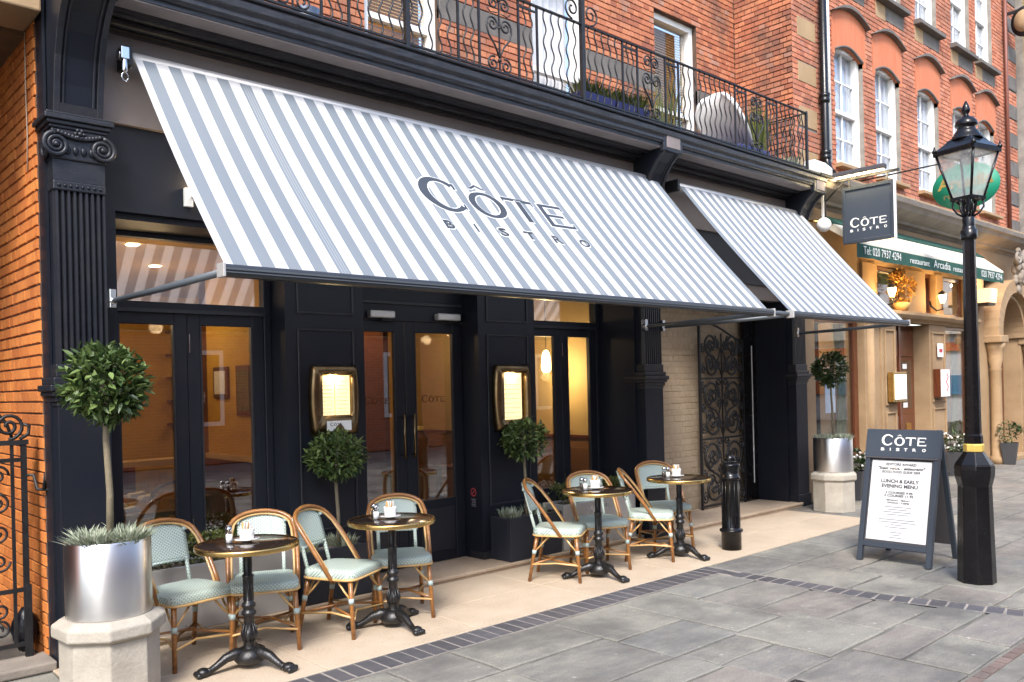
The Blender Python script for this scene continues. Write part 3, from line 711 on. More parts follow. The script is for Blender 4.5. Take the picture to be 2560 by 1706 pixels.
# pilasters with brackets
def spiral(cx, cz, r, turns, y, d=1, r0=.010, thick=.013, axis='x'):
    pts = []; rs = []; n = int(turns * 20)
    for k in range(n + 1):
        t = k / n; a = d * 2 * math.pi * turns * t + math.pi / 2; rr = r * (1 - t) + r0 * t
        p = (cx + rr * math.cos(a), y, cz + rr * math.sin(a)) if axis == 'x' else (y, cx + rr * math.cos(a), cz + rr * math.sin(a))
        pts.append(p); rs.append(thick * (1 - .45 * t))
    return pts, rs
def pilaster(x0, x1, left_side=False):
    p = bx('pilaster', M['navy'], bis, x0 + .004, x1 - .004, 5.785, 6.0, 1.80, 3.05)
    xc = (x0 + x1) / 2; w = x1 - x0
    # fluted shaft face
    nfl = 8; m = MB(); prof = [(x0, 5.786)]
    for k in range(nfl):
        a = x0 + .012 + (w - .024) * k / nfl; b = x0 + .012 + (w - .024) * (k + 1) / nfl; rib = (b - a) * .40
        prof += [(a, 5.752), (a + rib, 5.752), (a + rib + .002, 5.758)]
        for j in range(1, 5): t = math.pi * j / 5; prof.append((a + rib + .002 + (b - a - rib - .004) * (1 - math.cos(t)) / 2, 5.758 + .020 * math.sin(t)))
        prof += [(b - .002, 5.758)]
    prof += [(x1 - .012, 5.752), (x1, 5.752), (x1, 5.786)]
    m.prism([(a, b, 1.88) for a, b in prof], (0, 0, 1.08)); m.build('fluted_shaft', M['navy_worn'], p)
    bx('shaft_collar', M['navy_worn'], p, x0 - .004, x1 + .004, 5.742, 6.0, 2.96, 3.02, .008)
    m = MB()
    for k in range(nfl):
        a = x0 + .03 + (w - .06) * k / (nfl - 1); m.ball((a, 5.742, 2.99), .011, 8, 6)
    m.build('flute_studs', M['navy'], p)
    bx('neck', M['navy_worn'], p, x0 - .002, x1 + .002, 5.748, 6.0, 3.021, 3.15)
    # ionic capital
    cap = bx('capital', M['navy_worn'], p, x0 - .01, x1 + .01, 5.735, 6.0, 3.15, 3.34, .01)
    for cx, dd in ((x0 + .015, 1), (x1 - .015, -1)):
        m = MB()
        pts, rs = spiral(cx, 3.235, .075, 2.4, 5.722, dd, .012, .016); m.tube(pts, rs, 8); m.ball((cx, 5.718, 3.235), .018, 10, 6)
        m.lathe([(.068, 0), (.068, .03)], 20, M=Matrix.Translation((cx, 5.754, 3.235)) @ Matrix.Rotation(R(90), 4, 'X'))
        m.build('volute', M['navy_worn'], p)
    m = MB()
    for k in range(13): 
        t = k / 12; m.ball((x0 + .03 + (w - .06) * t, 5.724, 3.315 - .022 * math.sin(math.pi * t)), .016, 8, 6)
    m.tube([(x0 + .02 + (w - .04) * k / 12, 5.722, 3.316 - .03 * math.sin(math.pi * k / 12)) for k in range(13)], .012, 8)
    m.build('swag', M['navy_worn'], p)
    m = MB()
    for k in range(4):
        m.ball((xc - .07 + .047 * k, 5.728, 3.21), .018, 8, 6, (1, .6, 1.5))
    m.build('egg_and_dart', M['navy'], p)
    m = MB(); m.ball((xc, 5.712, 3.315), .016, 8, 6)
    for k in range(6): m.ball((xc + .024 * math.cos(k * 1.047), 5.718, 3.315 + .024 * math.sin(k * 1.047)), .013, 8, 6)
    m.build('rosette', M['navy_worn'], p)
    if left_side:
        m = MB(); pts, rs = spiral(5.83, 3.235, .075, 2.4, x0 - .022, 1, .012, .016, 'y'); m.tube(pts, rs, 8); m.ball((x0 - .024, 5.83, 3.235), .02, 8, 6)
        m.lathe([(.068, 0), (.068, .03)], 20, M=Matrix.Translation((x0 - .016, 5.83, 3.235)) @ Matrix.Rotation(R(90), 4, 'Y'))
        m.build('volute', M['navy_worn'], p)
    # abacus: swept moulding (front and sides)
    m = MB()
    for k, (o_, za, zb) in enumerate(((.02, 3.340, 3.362), (.035, 3.362, 3.388), (.052, 3.388, 3.42), (.040, 3.42, 3.436))): m.box(x0 - o_, x1 + o_, 5.75 - o_, 6.0, za, zb)
    m.build('abacus', M['navy_worn'], p, .006)
    # pedestal
    m = MB()
    for o_, za, zb in ((.012, 1.80, 1.88), (.03, 1.755, 1.80), (.055, 1.715, 1.755), (.040, 1.685, 1.715), (.022, 1.65, 1.685), (.010, 1.62, 1.65)): m.box(x0 - o_, x1 + o_, 5.75 - o_, 6.0 + .01 * o_, za, zb)
    m.build('pedestal_moulding', M['navy_worn'], p, .006)
    bx('pedestal', M['navy'], p, x0 - .004, x1 + .004, 5.745, 6.0, 0, 1.62, .004)
    bx('plinth', M['navy'], p, x0 - .016, x1 + .016, 5.722, 6.0, 0, .16, .01)
    # console bracket above
    cur = [(6.0, 3.436), (5.752, 3.436), (5.742, 3.50), (5.725, 3.62), (5.69, 3.78), (5.63, 3.92), (5.555, 4.02), (5.48, 4.085), (5.43, 4.12), (5.43, 4.29), (5.90, 4.29), (6.0, 4.2)]
    br = MB().extx(cur, x0 + .006, x1 - .006).build('bracket', M['navy'], p, .003, 1)
    fr_ = cur[1:9]
    def strip(xa, xb, lo, hi, off, name, mat):
        m = MB(); q = fr_[lo:hi]
        out = [(y - off, z - off * .25) for y, z in q]; inn = [(y + .004, z) for y, z in reversed(q)]
        m.extx(out + inn, xa, xb); m.build(name, mat, p, .002, 1)
    strip(x0 + .006, x0 + .042, 0, 8, .020, 'bracket_border', M['navy_worn']); strip(x1 - .042, x1 - .006, 0, 8, .020, 'bracket_border', M['navy_worn'])
    strip(x0 + .042, x1 - .042, 0, 2, .019, 'bracket_border', M['navy_worn'])
    strip(x0 + .055, x0 + .068, 1, 8, .010, 'bracket_bead', M['navy_worn']); strip(x1 - .068, x1 - .055, 1, 8, .010, 'bracket_bead', M['navy_worn'])
    bx('bracket_head', M['navy_worn'], p, x0 - .012, x1 + .012, 5.418, 5.47, 4.10, 4.30, .008)
    bx('bracket_panel', M['soffit'], p, x0 + .035, x1 - .035, 5.410, 5.43, 4.135, 4.27, .006)
    return p
pilaster(1.48, 1.78, True); pilaster(7.20, 7.50); pilaster(10.35, 10.63)
for a, b in ((1.78, 1.875), (7.165, 7.20), (7.50, 7.56), (10.29, 10.35)): bx('jamb', M['navy'], bis, a, b, 5.86, 6.5, .053, 2.90)
bx('side_return', M['navy'], bis, 1.463, 1.48, 5.86, 6.0, 0, 4.2)
# panelled piers either side of the door
YP = 6.12
def pier(x0, x1):
    p = bx('panelled_pier', M['navy'], bis, x0, x1, YP, 6.55, .053, 2.90)
    def ring(a, b, c, d, w=.016, t=.012):
        MB().box(a, b, YP - t, YP, c, c + w).box(a, b, YP - t, YP, d - w, d).box(a, a + w, YP - t, YP - .001, c + w, d - w).box(b - w, b, YP - t, YP - .001, c + w, d - w).build('panel_moulding', M['navy_worn'], p, .003, 1)
    ring(x0 + .10, x1 - .10, 2.30, 2.80); ring(x0 + .10, x1 - .10, .55, 2.18); ring(x0 + .10, x1 - .10, .14, .46)
    bx('skirting', M['navy_worn'], p, x0 - .004, x1 + .004, YP - .022, 6.3, .053, .12, .006)
    return p
pier(3.21, 3.93); pier(5.19, 5.93)
bx('window_head', M['navy'], bis, 1.80, 7.19, 5.95, 6.55, 2.86, 2.898)
YW = 6.36
def leaf(name, x0, x1, z0, z1, st, top, gz0, lock=None):
    o = MB().box(x0, x0 + st, YW, YW + .05, z0, z1).box(x1 - st, x1, YW, YW + .05, z0, z1).box(x0 + st, x1 - st, YW + .001, YW + .05, z1 - top, z1).box(x0 + st, x1 - st, YW + .001, YW + .05, z0, gz0).build(name, M['navy'], bis, .004, 1)
    MB().box(x0 + st, x0 + st + .012, YW - .004, YW + .03, gz0, z1 - top).box(x1 - st - .012, x1 - st, YW - .004, YW + .03, gz0, z1 - top).build('glazing_bead', M['navy_worn'], o)
    MB().box(x0 + st + .001, x1 - st - .001, YW + .022, YW + .030, gz0 + .001, z1 - top - .001).build('pane', M['glass'], o)
    MB().box(x0 + st + .03, x1 - st - .03, YW - .008, YW, z0 + .10, gz0 - .08).build('lower_panel', M['navy_worn'], o, .003, 1)
    if lock is not None: MB().box(lock - .004, lock + .004, YW - .012, YW, 1.99, 2.13).box(lock - .004, lock + .004, YW - .012, YW, .62, .74).build('flush_bolt', M['chrome'], o)
    return o
def shop_window(x0, xm, x1):
    f = MB().box(x0, x1, YW - .01, YW + .07, 2.295, 2.36).box(x0, x1, YW - .01, YW + .07, 2.825, 2.86).box(x0, x0 + .06, YW - .012, YW + .07, .053, 2.86).box(x1 - .06, x1, YW - .012, YW + .07, .053, 2.86).build('window_frame', M['navy'], bis, .004, 1)
    MB().box(x0 + .06, x1 - .06, YW + .02, YW + .028, 2.361, 2.824).build('transom_pane', M['glass'], f)
    MB().box(x0 + .061, x1 - .061, YW - .03, YW + .02, 2.282, 2.31).build('drip_moulding', M['navy_worn'], f)
    leaf('folding_door', x0 + .062, xm - .002, .06, 2.292, .095, .095, .60); leaf('folding_door', xm + .002, x1 - .062, .06, 2.292, .095, .095, .60, lock=xm + .012)
shop_window(1.875, 2.53, 3.205); shop_window(5.935, 6.55, 7.16)
bx('door_head', M['navy'], bis, 3.931, 5.189, YW - .01, YW + .08, 2.295, 2.86)
bx('head_moulding', M['navy_worn'], bis, 3.94, 5.18, YW - .028, YW - .01, 2.44, 2.47, .004)
d1 = leaf('entrance_door', 3.94, 4.512, .06, 2.292, .105, .10, .64); d2 = leaf('entrance_door', 4.518, 5.18, .06, 2.292, .105, .10, .64)
for d, xx in ((d1, 4.46), (d2, 4.57)):
    MB().tube([(xx, YW - .05, 1.05), (xx, YW - .05, 1.45)], .012, 8).tube([(xx, YW, 1.08), (xx, YW - .05, 1.08)], .008, 6).tube([(xx, YW, 1.42), (xx, YW - .05, 1.42)], .008, 6).build('pull_handle', M['brass_old'], d)
place2d(logo2d(.27), 'door_lettering', M['ink_brown'], d2, (4.71, YW + .020, 1.55), (1, 0, 0), (0, 0, 1), .001)
place2d(logo2d(.27), 'door_lettering', M['ink_brown'], d1, (4.09, YW + .020, 1.55), (1, 0, 0), (0, 0, 1), .001)
for a, b in ((4.11, 4.37), (4.85, 5.12)):
    dc = thing('door_closer', 'silver door closer box at the head of the %s entrance door leaf' % ('left' if a < 4.5 else 'right'), 'door closer', ((a + b) / 2, 6.3, 2.31), 'door closers over the entrance')
    bx('body', M['silver'], dc, a, b, 6.28, 6.349, 2.312, 2.375, .012)
    MB().tube([((a + b) / 2, 6.31, 2.312), ((a + b) / 2, 6.31, 2.295), ((a + b) / 2 + .16, 6.33, 2.288)], .008, 6).build('arm', M['iron'], dc)
st = thing('no_smoking_sticker', 'small red no smoking symbol with fine print on the door jamb', 'sticker', (5.188, 6.24, .60))
m = MB(); n = 28
for rr, r2 in ((.040, .032),):
    V = [];
    for k in range(n): a = 2 * math.pi * k / n; V += [(5.1875, 6.24 + rr * math.cos(a), .68 + rr * math.sin(a)), (5.1875, 6.24 + r2 * math.cos(a), .68 + r2 * math.sin(a))]
    m.add(V, [(2*k, (2*k+2) % (2*n), (2*k+3) % (2*n), 2*k+1) for k in range(n)])
m.add([(5.1872, 6.24 - .026, .68 + .020), (5.1872, 6.24 - .020, .68 + .026), (5.1872, 6.24 + .026, .68 - .020), (5.1872, 6.24 + .020, .68 - .026)], [(0, 1, 2, 3)])
m.build('symbol', M['red_print'], st)
m = MB()
for i in range(5): m.box(5.1870, 5.1876, 6.24 - .034 + .004 * (i % 2), 6.24 + .034 - .006 * (i % 3), .610 - .016 * i, .616 - .016 * i)
m.build('fine_print', M['ink_pale'], st)

# ---- interior of the bistro
inr = thing('dining_room', 'warm ochre dining room seen through the bistro windows', 'room', (4.5, 8.4, .05))
bx('floor', M['wood_floor'], inr, 1.80, 7.30, 6.56, 10.6, .0, .05)
bx('ceiling', M['ochre_ceiling'], inr, 1.80, 7.30, 6.56, 10.6, 2.87, 2.95)
bx('back_wall', M['ochre'], inr, 1.80, 7.30, 10.5, 10.6, .05, 2.87); bx('side_wall', M['ochre'], inr, 1.70, 1.80, 6.5, 10.6, .05, 2.95)
bx('end_wall', M['yellow_tile'], inr, 7.24, 7.34, 6.5, 10.6, .05, 2.95)
bx('dado', mk('oak_dado', (.32, .16, .05), .5, var=.6), inr, 7.20, 7.239, 6.51, 10.4, .05, 1.06)
bx('dado_rail', M['wood_red'], inr, 7.185, 7.239, 6.51, 10.4, 1.061, 1.10)
for k in range(7): bx('dado_panel', mk('oak_panel', (.26, .12, .035), .5, var=.6), inr, 7.188, 7.199, 6.56 + k * .55, 7.03 + k * .55, .18, .95)
bx('column', M['wood_red'], inr, 3.55, 3.75, 8.4, 8.6, .05, 2.869); bx('column', M['ochre'], inr, 4.9, 5.25, 8.7, 9.0, .05, 2.869)
bx('partition', M['ochre'], inr, 3.45, 3.57, 6.7, 8.2, .05, 2.869)
bx('added_dark_screen', M['wood_red'], inr, 4.78, 4.84, 7.1, 8.6, .05, 2.4); bx('added_dark_top', M['dark_room'], inr, 4.78, 4.84, 7.1, 8.6, 2.401, 2.868)  # dark sheets added to dim the view through the left entrance leaf
for k, (ya, za, h_) in enumerate(((6.85, 1.75, .34), (7.35, 1.70, .46), (7.85, 1.78, .30))):
    fr_o = bx('picture', M['wood_red'], inr, 3.425, 3.449, ya - .16, ya + .16, za - h_ / 2, za + h_ / 2, .006); bx('print', M['paper'] if k != 1 else M['curtain_gold'], fr_o, 3.420, 3.4245, ya - .12, ya + .12, za - h_ / 2 + .04, za + h_ / 2 - .04)
bx('wainscot', M['wood_red'], inr, 3.43, 3.4495, 6.71, 8.19, .051, 1.05); bx('wainscot_rail', M['yellow_tile'], inr, 3.41, 3.4499, 6.71, 8.19, 1.051, 1.10)
bx('bar_front', M['wood_red'], inr, 3.9, 6.2, 9.3, 9.9, .05, 1.1); bx('bar_top', M['yellow_tile'], inr, 3.85, 6.25, 9.25, 9.95, 1.101, 1.15)
for k in range(5): bx('shelf_board', M['wood_red'], inr, 3.9, 6.2, 10.25, 10.48, 1.3 + k * .28, 1.33 + k * .28)
for k in range(24): MB().lathe([(.035, 0), (.035, .14), (.014, .18), (.014, .23)], 8, (4.0 + (k % 12) * .18, 10.36)).build('bottle', M['green_cloth'] if k % 3 else M['sachet_tan'], inr).location.z = 1.33 + (k // 12) * .28
bx('banquette', M['wood_red'], inr, 1.9, 3.25, 9.7, 10.4, .05, .95); bx('shelf', M['yellow_tile'], inr, 1.85, 3.29, 8.1, 8.35, 1.02, 1.07)
for k, (x_, z_) in enumerate(((2.2, 1.75), (2.9, 1.75), (6.2, 1.8))):
    bx('picture', M['paper'] if k != 1 else M['curtain_gold'], inr, x_ - .22, x_ + .22, 10.46, 10.499, z_ - .3, z_ + .3)
for k, (x_, y_) in enumerate(((2.35, 6.95), (2.9, 8.0), (4.4, 7.3), (5.9, 7.4), (6.6, 8.8), (4.6, 9.0), (2.2, 9.2))):
    bx('downlight', M['downlight'], inr, x_ - .04, x_ + .04, y_ - .04, y_ + .04, 2.862, 2.869)
    light('downlight_lamp', (x_, y_, 2.30), 3.2, (1, .72, .40), .06, inr)
pl = thing('pendant_lamp', 'glowing glass pendant lamp hanging inside the window next to the passage', 'lamp', (6.86, 6.90, 2.87))
MB().lathe([(.012, 2.08), (.03, 2.06), (.045, 2.0), (.052, 1.92), (.050, 1.86), (.03, 1.83)], 16, (6.86, 6.90)).build('shade', M['lamp_on'], pl)
MB().tube([(6.86, 6.90, 2.08), (6.86, 6.90, 2.86)], .005, 6).build('cord', M['iron'], pl)
light('pendant_bulb', (6.86, 6.90, 1.78), 8, (1, .68, .32), .05, pl)
wrg = random.Random(4)
def inside_table(x, y, w, d, which):
    t = thing('dining_table', 'dark dining table laid with plates and glasses ' + which, 'table', (x, y, .05), 'tables inside the dining room')
    bx('tabletop', M['wood_red'], t, x - w / 2, x + w / 2, y - d / 2, y + d / 2, .745, .78, .004)
    for sx in (-1, 1):
        for sy in (-1, 1): bx('leg', M['wood_red'], t, x + sx * (w / 2 - .05) - .025, x + sx * (w / 2 - .05) + .025, y + sy * (d / 2 - .05) - .025, y + sy * (d / 2 - .05) + .025, .05, .745)
    for k in (-1, 1):
        g = thing('wine_glass', 'wine glass on the %s side of the table %s' % ('street' if k < 0 else 'far', which), 'glass', (x + .12, y + k * d * .22, .78), 'glasses inside the dining room')
        MB().lathe([(.030, .781), (.030, .784), (.004, .79), (.004, .86), (.025, .88), (.034, .92), (.028, .97)], 14, (x + .12, y + k * d * .22), top=False).build('bowl', M['glass_clear'], g)
        q = thing('napkin', 'folded cream napkin on the %s side of the table %s' % ('street' if k < 0 else 'far', which), 'napkin', (x - .12, y + k * d * .2, .78), 'napkins inside the dining room')
        MB().prism([(x - .20, y + k * d * .2 - .05, .781), (x - .02, y + k * d * .2 - .05, .781), (x - .06, y + k * d * .2 - .05, .82), (x - .18, y + k * d * .2 - .05, .81)], (0, .1, 0)).build('cloth', M['fabric_cream'], q, .006)
inside_table(2.35, 7.0, .75, .7, 'behind the first window'); inside_table(2.75, 7.7, .75, .7, 'farther in behind the first window'); inside_table(6.35, 7.6, .7, .7, 'behind the last window')
for nm, (cx, cy, which) in enumerate(((2.75, 7.25, 'between the two laid tables'), (4.75, 7.4, 'behind the entrance door'))):
    ch = thing('bentwood_chair', 'dark bentwood chair in the dining room ' + which, 'chair', (cx, cy, .05), 'chairs inside the dining room')
    MB().tube([(cx - .2, cy, .05), (cx - .2, cy, .8)] + [(cx - .2 * math.cos(k * math.pi / 8), cy, .8 + .14 * math.sin(k * math.pi / 8)) for k in range(9)] + [(cx + .2, cy, .05)], .016, 8).build('back_hoop', M['wood_red'], ch)
    MB().lathe([(.2, .48), (.21, .5), (.2, .52)], 20, (cx, cy + .2)).build('seat', M['wood_red'], ch)
    for sx in (-1, 1): MB().tube([(cx + sx * .17, cy + .36, .05), (cx + sx * .15, cy + .32, .49)], .015, 8).build('leg', M['wood_red'], ch)

# ---- recessed passage with the ornate gate
bx('passage_ceiling', M['soffit'], bis, 7.56, 10.29, 6.0, 7.35, 2.75, 2.85)
bx('passage_lintel', M['fascia'], bis, 7.56, 10.29, 5.93, 6.05, 2.72, 2.90)
pwall = bx('passage_back_wall', mk('tan_mortar', (.34, .265, .18), .9), bis, 7.56, 10.16, 6.432, 6.52, .062, 2.75)
brick_wall(pwall, (0, 6.432, 0), (1, 0, 0), (0, -1, 0), 7.56, 10.16, .065, 2.75, M['brick_tan'], (), 200, dep=.0045, gap=.006)
bx('passage_side_wall', M['navy'], bis, 7.50, 7.56, 6.5, 7.01, .062, 2.75)
pd = bx('passage_door', M['gloss_black'], bis, 10.02, 10.289, 6.30, 6.36, .062, 2.749)
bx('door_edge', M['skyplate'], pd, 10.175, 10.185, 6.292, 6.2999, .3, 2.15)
gt = thing('passage_gate', 'ornate black wrought iron scroll gate closing the passage', 'gate', (9.44, 6.30, .062))
def gscroll0(cx, cz, r, turns, d, rot=0.0):
    n = int(turns * 14); return [(cx + r * (1 - .82 * k / n) * math.cos(rot + d * 2 * math.pi * turns * k / n), 6.30, cz + r * (1 - .82 * k / n) * math.sin(rot + d * 2 * math.pi * turns * k / n)) for k in range(n + 1)]
def gtop(x): t = (x - 8.98) / .98; return 2.42 - .17 * t + .04 * math.sin(t * 5)
for sx in (-1, 1):
    for cz, rr in ((.20, .075), (.50, .06), (.84, .075), (1.08, .07), (1.34, .06), (1.60, .075), (1.84, .06), (2.10, .06)):
        MB().tube(gscroll0(9.4675 + sx * .41, cz, rr, 1.5, -sx, 1.57), .011, 6).build('scroll', M['iron'], gt)
        MB().tube(gscroll0(9.4675 + sx * .075, cz + .06, rr * .85, 1.4, sx, -1.57), .010, 6).build('scroll', M['iron'], gt)
for xx in (8.98, 9.955): MB().box(xx - .014, xx + .014, 6.286, 6.314, .062, gtop(xx)).build('gate_stile', M['iron'], gt)
for z_ in (.10, .95, 1.72): MB().box(8.994, 9.941, 6.288, 6.312, z_ - .012, z_ + .012).build('gate_rail', M['iron'], gt)
m = MB()
m.tube([(8.98 + .975 * k / 12, 6.30, gtop(8.98 + .975 * k / 12)) for k in range(13)], .014, 6)
m.build('gate_rail', M['iron'], gt)
def gscroll(cx, cz, r, turns, d, rot=0.0):
    pts = []; n = int(turns * 14)
    for k in range(n + 1):
        t = k / n; a = rot + d * 2 * math.pi * turns * t; rr = r * (1 - .82 * t)
        pts.append((cx + rr * math.cos(a), 6.30, cz + rr * math.sin(a)))
    return pts
for (z0_, z1_) in ((.11, .94), (.96, 1.71), (1.73, 2.30)):
    h = z1_ - z0_; 
    for sx in (-1, 1):
        xm = 9.4675 + sx * .235
        for fz, rr, tt in ((.25, .20, 1.7), (.75, .20, 1.7)):
            if z0_ > 1.7: rr = .145; 
            cz = z0_ + h * fz
            MB().tube(gscroll(xm, cz, min(rr, h * .25), tt, sx, math.pi / 2 if fz < .5 else -math.pi / 2), .016, 6).build('scroll', M['iron'], gt)
            MB().tube(gscroll(xm + sx * .05, cz + (h * .12 if fz < .5 else -h * .12), .085, 1.4, -sx, 0), .014, 6).build('scroll', M['iron'], gt)
            MB().tube(gscroll(xm - sx * .12, cz, .075, 1.3, sx, math.pi), .012, 6).build('scroll', M['iron'], gt)
            MB().ball((xm, 6.30, cz), .028, 8, 6, (1, .5, 1)).build('leaf_boss', M['iron'], gt)
        MB().tube([(9.4675, 6.30, z0_ + .02), (9.4675 + sx * .10, 6.30, z0_ + h * .35), (9.4675 + sx * .03, 6.30, z0_ + h * .6), (9.4675 + sx * .14, 6.30, z1_ - .03)], .010, 6).build('bar', M['iron'], gt)
    MB().box(9.46, 9.475, 6.292, 6.308, z0_, z1_).build('bar', M['iron'], gt)

# ---- side passage, left of the bistro
pw = thing('passage_wall', 'bright orange brick side wall of the alley at the left edge', 'wall', (1.45, 7.0, 0))
wl_ = bx('mortar_face', M['mortar_dark'], pw, 1.459, 1.70, 6.0, 9.5, -.02, 4.2)
brick_wall(wl_, (1.459, 0, 0), (0, 1, 0), (-1, 0, 0), 6.0, 9.5, 0, 4.2, M['brick_orange'], (), 295, dep=.011)
ln = thing('stone_lintel', 'weathered stone lintel over the alley at the top left corner', 'lintel', (.5, 6.1, 4.05))
bx('beam', M['stone'], ln, -1.5, 1.45, 5.80, 6.2, 4.06, 4.30, .012)
bx('soffit', mk('stained_soffit', (.17, .10, .045), .9, c2=(.09, .055, .03), var=.8, vs=4), ln, -1.5, 1.455, 6.2, 9.5, 4.03, 4.2)
bk = bx('parapet_brickwork', M['mortar_dark'], ln, -1.5, 1.45, 5.85, 6.2, 4.301, 6.0)
brick_wall(bk, (0, 5.85, 0), (1, 0, 0), (0, -1, 0), -1.5, 1.45, 4.32, 6.0, M['brick_orange'], (), 20)
cb = thing('hanging_cable', 'thin pale cable hanging down the orange brick wall', 'cable', (1.447, 6.15, 3.0))
MB().tube([(1.441, 6.17, 4.05), (1.439, 6.175, 3.7), (1.441, 6.165, 3.4), (1.440, 6.18, 3.15)], .004, 6).build('cable', mk('pale_cable', (.4, .33, .25), .7), cb)
ag = thing('side_gate', 'black wrought iron side gate with scroll cresting at the left edge', 'gate', (.8, 6.05, .05))
for xx in (1.335, .20): MB().box(xx, xx + .03, 6.035, 6.065, .05, 1.384).build('gate_stile', M['iron'], ag)
MB().box(.20, 1.375, 6.03, 6.07, 1.385, 1.415).build('gate_rail', M['iron'], ag)
for za in (.12, .46, 1.278): MB().box(.23, 1.335, 6.038, 6.062, za, za + .025).build('gate_rail', M['iron'], ag)
bx('lock_post', M['iron'], ag, 1.345, 1.375, 6.03, 6.066, .05, .50)
for xx in (1.285, 1.06, .85, .64, .43): MB().box(xx - .009, xx + .009, 6.041, 6.059, .145, 1.384).build('bar', M['iron'], ag)
def sscroll(cx, cz, r, turns, d, rot, thk=.008, y=6.05):
    pts = []; n = int(turns * 16)
    for k in range(n + 1):
        t = k / n; a = rot + d * 2 * math.pi * turns * t; rr = r * (1 - .85 * t); pts.append((cx + rr * math.cos(a), y, cz + rr * math.sin(a)))
    MB().tube(pts, thk, 6).build('scroll', M['iron'], ag)
for xx in (1.20, .95, .74, .53):
    for cz, d, rot in ((1.20, 1, 0), (1.02, -1, 1.5), (.84, 1, 3.1), (.66, -1, 0), (.36, 1, 1.5), (.24, -1, 3.1)): sscroll(xx, cz, .065, 1.6, d, rot)
for xx, r_ in ((1.27, .085), (1.09, .11), (.9, .09)): sscroll(xx, 1.42 + r_, r_, 1.8, 1, -1.57, .011)
MB().tube([(1.29, 6.05, 1.42), (1.26, 6.05, 1.52), (1.20, 6.05, 1.60), (1.22, 6.05, 1.70), (1.17, 6.05, 1.78)], .010, 6).tube([(1.33, 6.05, 1.42), (1.38, 6.05, 1.45), (1.385, 6.05, 1.50), (1.35, 6.05, 1.515)], .011, 6).build('crest', M['iron'], ag)
MB().tube([(1.35, 6.05, 1.19), (1.40, 6.03, 1.19), (1.41, 6.0, 1.10), (1.46, 5.97, 1.095), (1.478, 5.97, 1.095)], .011, 6).tube([(1.445, 5.97, 1.10), (1.445, 5.97, 1.20)], [.014, .002], 6).build('latch_hook', M['iron'], ag)
bag = thing('rubbish_bag', 'black plastic bag slumped between the side gate and pilaster', 'bag', (1.36, 6.22, 0))
m = MB(); brg = random.Random(2); pr = []
for i in range(9):
    t = i / 8; pr.append((max(.004, .075 * math.sin(math.pi * min(1, t * .93 + .05)) ** .6), .05 + .28 * t))
m.lathe(pr, 16, (1.372, 6.215), top=False); m.v = [(a + brg.uniform(-.012, .012), b + brg.uniform(-.012, .012), c + brg.uniform(-.008, .008)) for a, b, c in m.v]
m.build('bag', M['black_plastic'], bag)

# ================================================================== awnings
AT = Vector((0, 5.70, 3.89)); AB = Vector((0, 4.375, 2.352)); AL = (AB - AT).length; AD = (AB - AT) / AL; AN = Vector((1, 0, 0)).cross(-AD); AN = AN if AN.z > 0 else -AN
def awn(x, s, off=0.0):
    t = s / AL
    sag = .026 * math.sin(math.pi * min(1, max(0, t))) + (.0035 * math.sin(x * 7.6) + .003 * math.sin(x * 5.1 + t * 3) + .0018 * math.sin(x * 19 + 2 * t)) * math.sin(math.pi * t) ** .7 + .004 * math.sin(x * 2.3) * t
    return Vector((x, 0, 0)) + AT + AD * s + AN * (off - sag)
def awning(x0, x1, name_label, crank):
    a = thing('awning', name_label, 'awning', ((x0 + x1) / 2, 5.7, 3.89), 'striped awnings over the shopfront')
    nx = int((x1 - x0) / .05); ns = 24; m = MB()
    V = [awn(x0 + (x1 - x0) * i / nx, AL * j / ns) for i in range(nx + 1) for j in range(ns + 1)]
    m.add(V, [(i*(ns+1)+j, (i+1)*(ns+1)+j, (i+1)*(ns+1)+j+1, i*(ns+1)+j+1) for i in range(nx) for j in range(ns)], True)
    me = bpy.data.meshes.new('fabric'); me.from_pydata(m.v, [], m.f); me.update(); me.polygons.foreach_set('use_smooth', m.sm); me.materials.append(M['stripe'])
    link('fabric', me, a)
    MB().tube([(x0 - .02, 5.715, 3.865), (x1 + .02, 5.715, 3.865)], .042, 14).build('roller', M['silver'], a)
    fb = MB().extx([(4.335, 2.300), (4.325, 2.315), (4.325, 2.352), (4.340, 2.366), (4.392, 2.366), (4.400, 2.350), (4.400, 2.300)], x0 - .03, x1 + .03).build('front_bar', M['awn_bar'], a, .004, 1)
    MB().box(x0 - .028, x1 + .028, 4.3205, 4.3235, 2.318, 2.324).box(x0 - .028, x1 + .028, 4.3205, 4.3235, 2.334, 2.346).build('bar_groove', M['arm'], fb)
    for xx in (x0 - .03, x1 + .03): bx('end_cap', M['silver'], fb, xx - .008, xx + .008, 4.318, 4.404, 2.294, 2.370, .004)
    for xx in (x0 - .035, x1 + .035): MB().box(xx - .02, xx + .02, 5.66, 5.84, 3.80, 3.93).build('roller_bracket', M['iron'], a, .006)
    return a
aw1 = awning(1.955, 7.385, 'long grey and white striped awning lettered over the bistro terrace', 1)
aw2 = awning(7.80, 10.47, 'short grey and white striped awning over the passage gate', 0)
def arm(par, x0, x1):
    MB().tube([(x0, 5.73, 2.285), (x0 + (x1 - x0) * .5, 5.06, 2.30), (x1, 4.40, 2.325)], [.017, .021, .021], 10).build('arm', M['arm'], par)
    MB().box(x0 - .02, x0 + .02, 5.70, 5.76, 2.24, 2.36).ball((x0, 5.715, 2.285), .028, 10, 8).build('arm_bracket', M['chrome'], par, .003, 1)
arm(aw1, 1.80, 1.94); arm(aw1, 7.19, 7.40); arm(aw2, 7.49, 7.79); arm(aw2, 10.36, 10.46)
MB().tube([(7.40, 4.385, 2.335), (7.80, 4.385, 2.335)], .024, 10).build('link_tube', M['arm'], aw2)
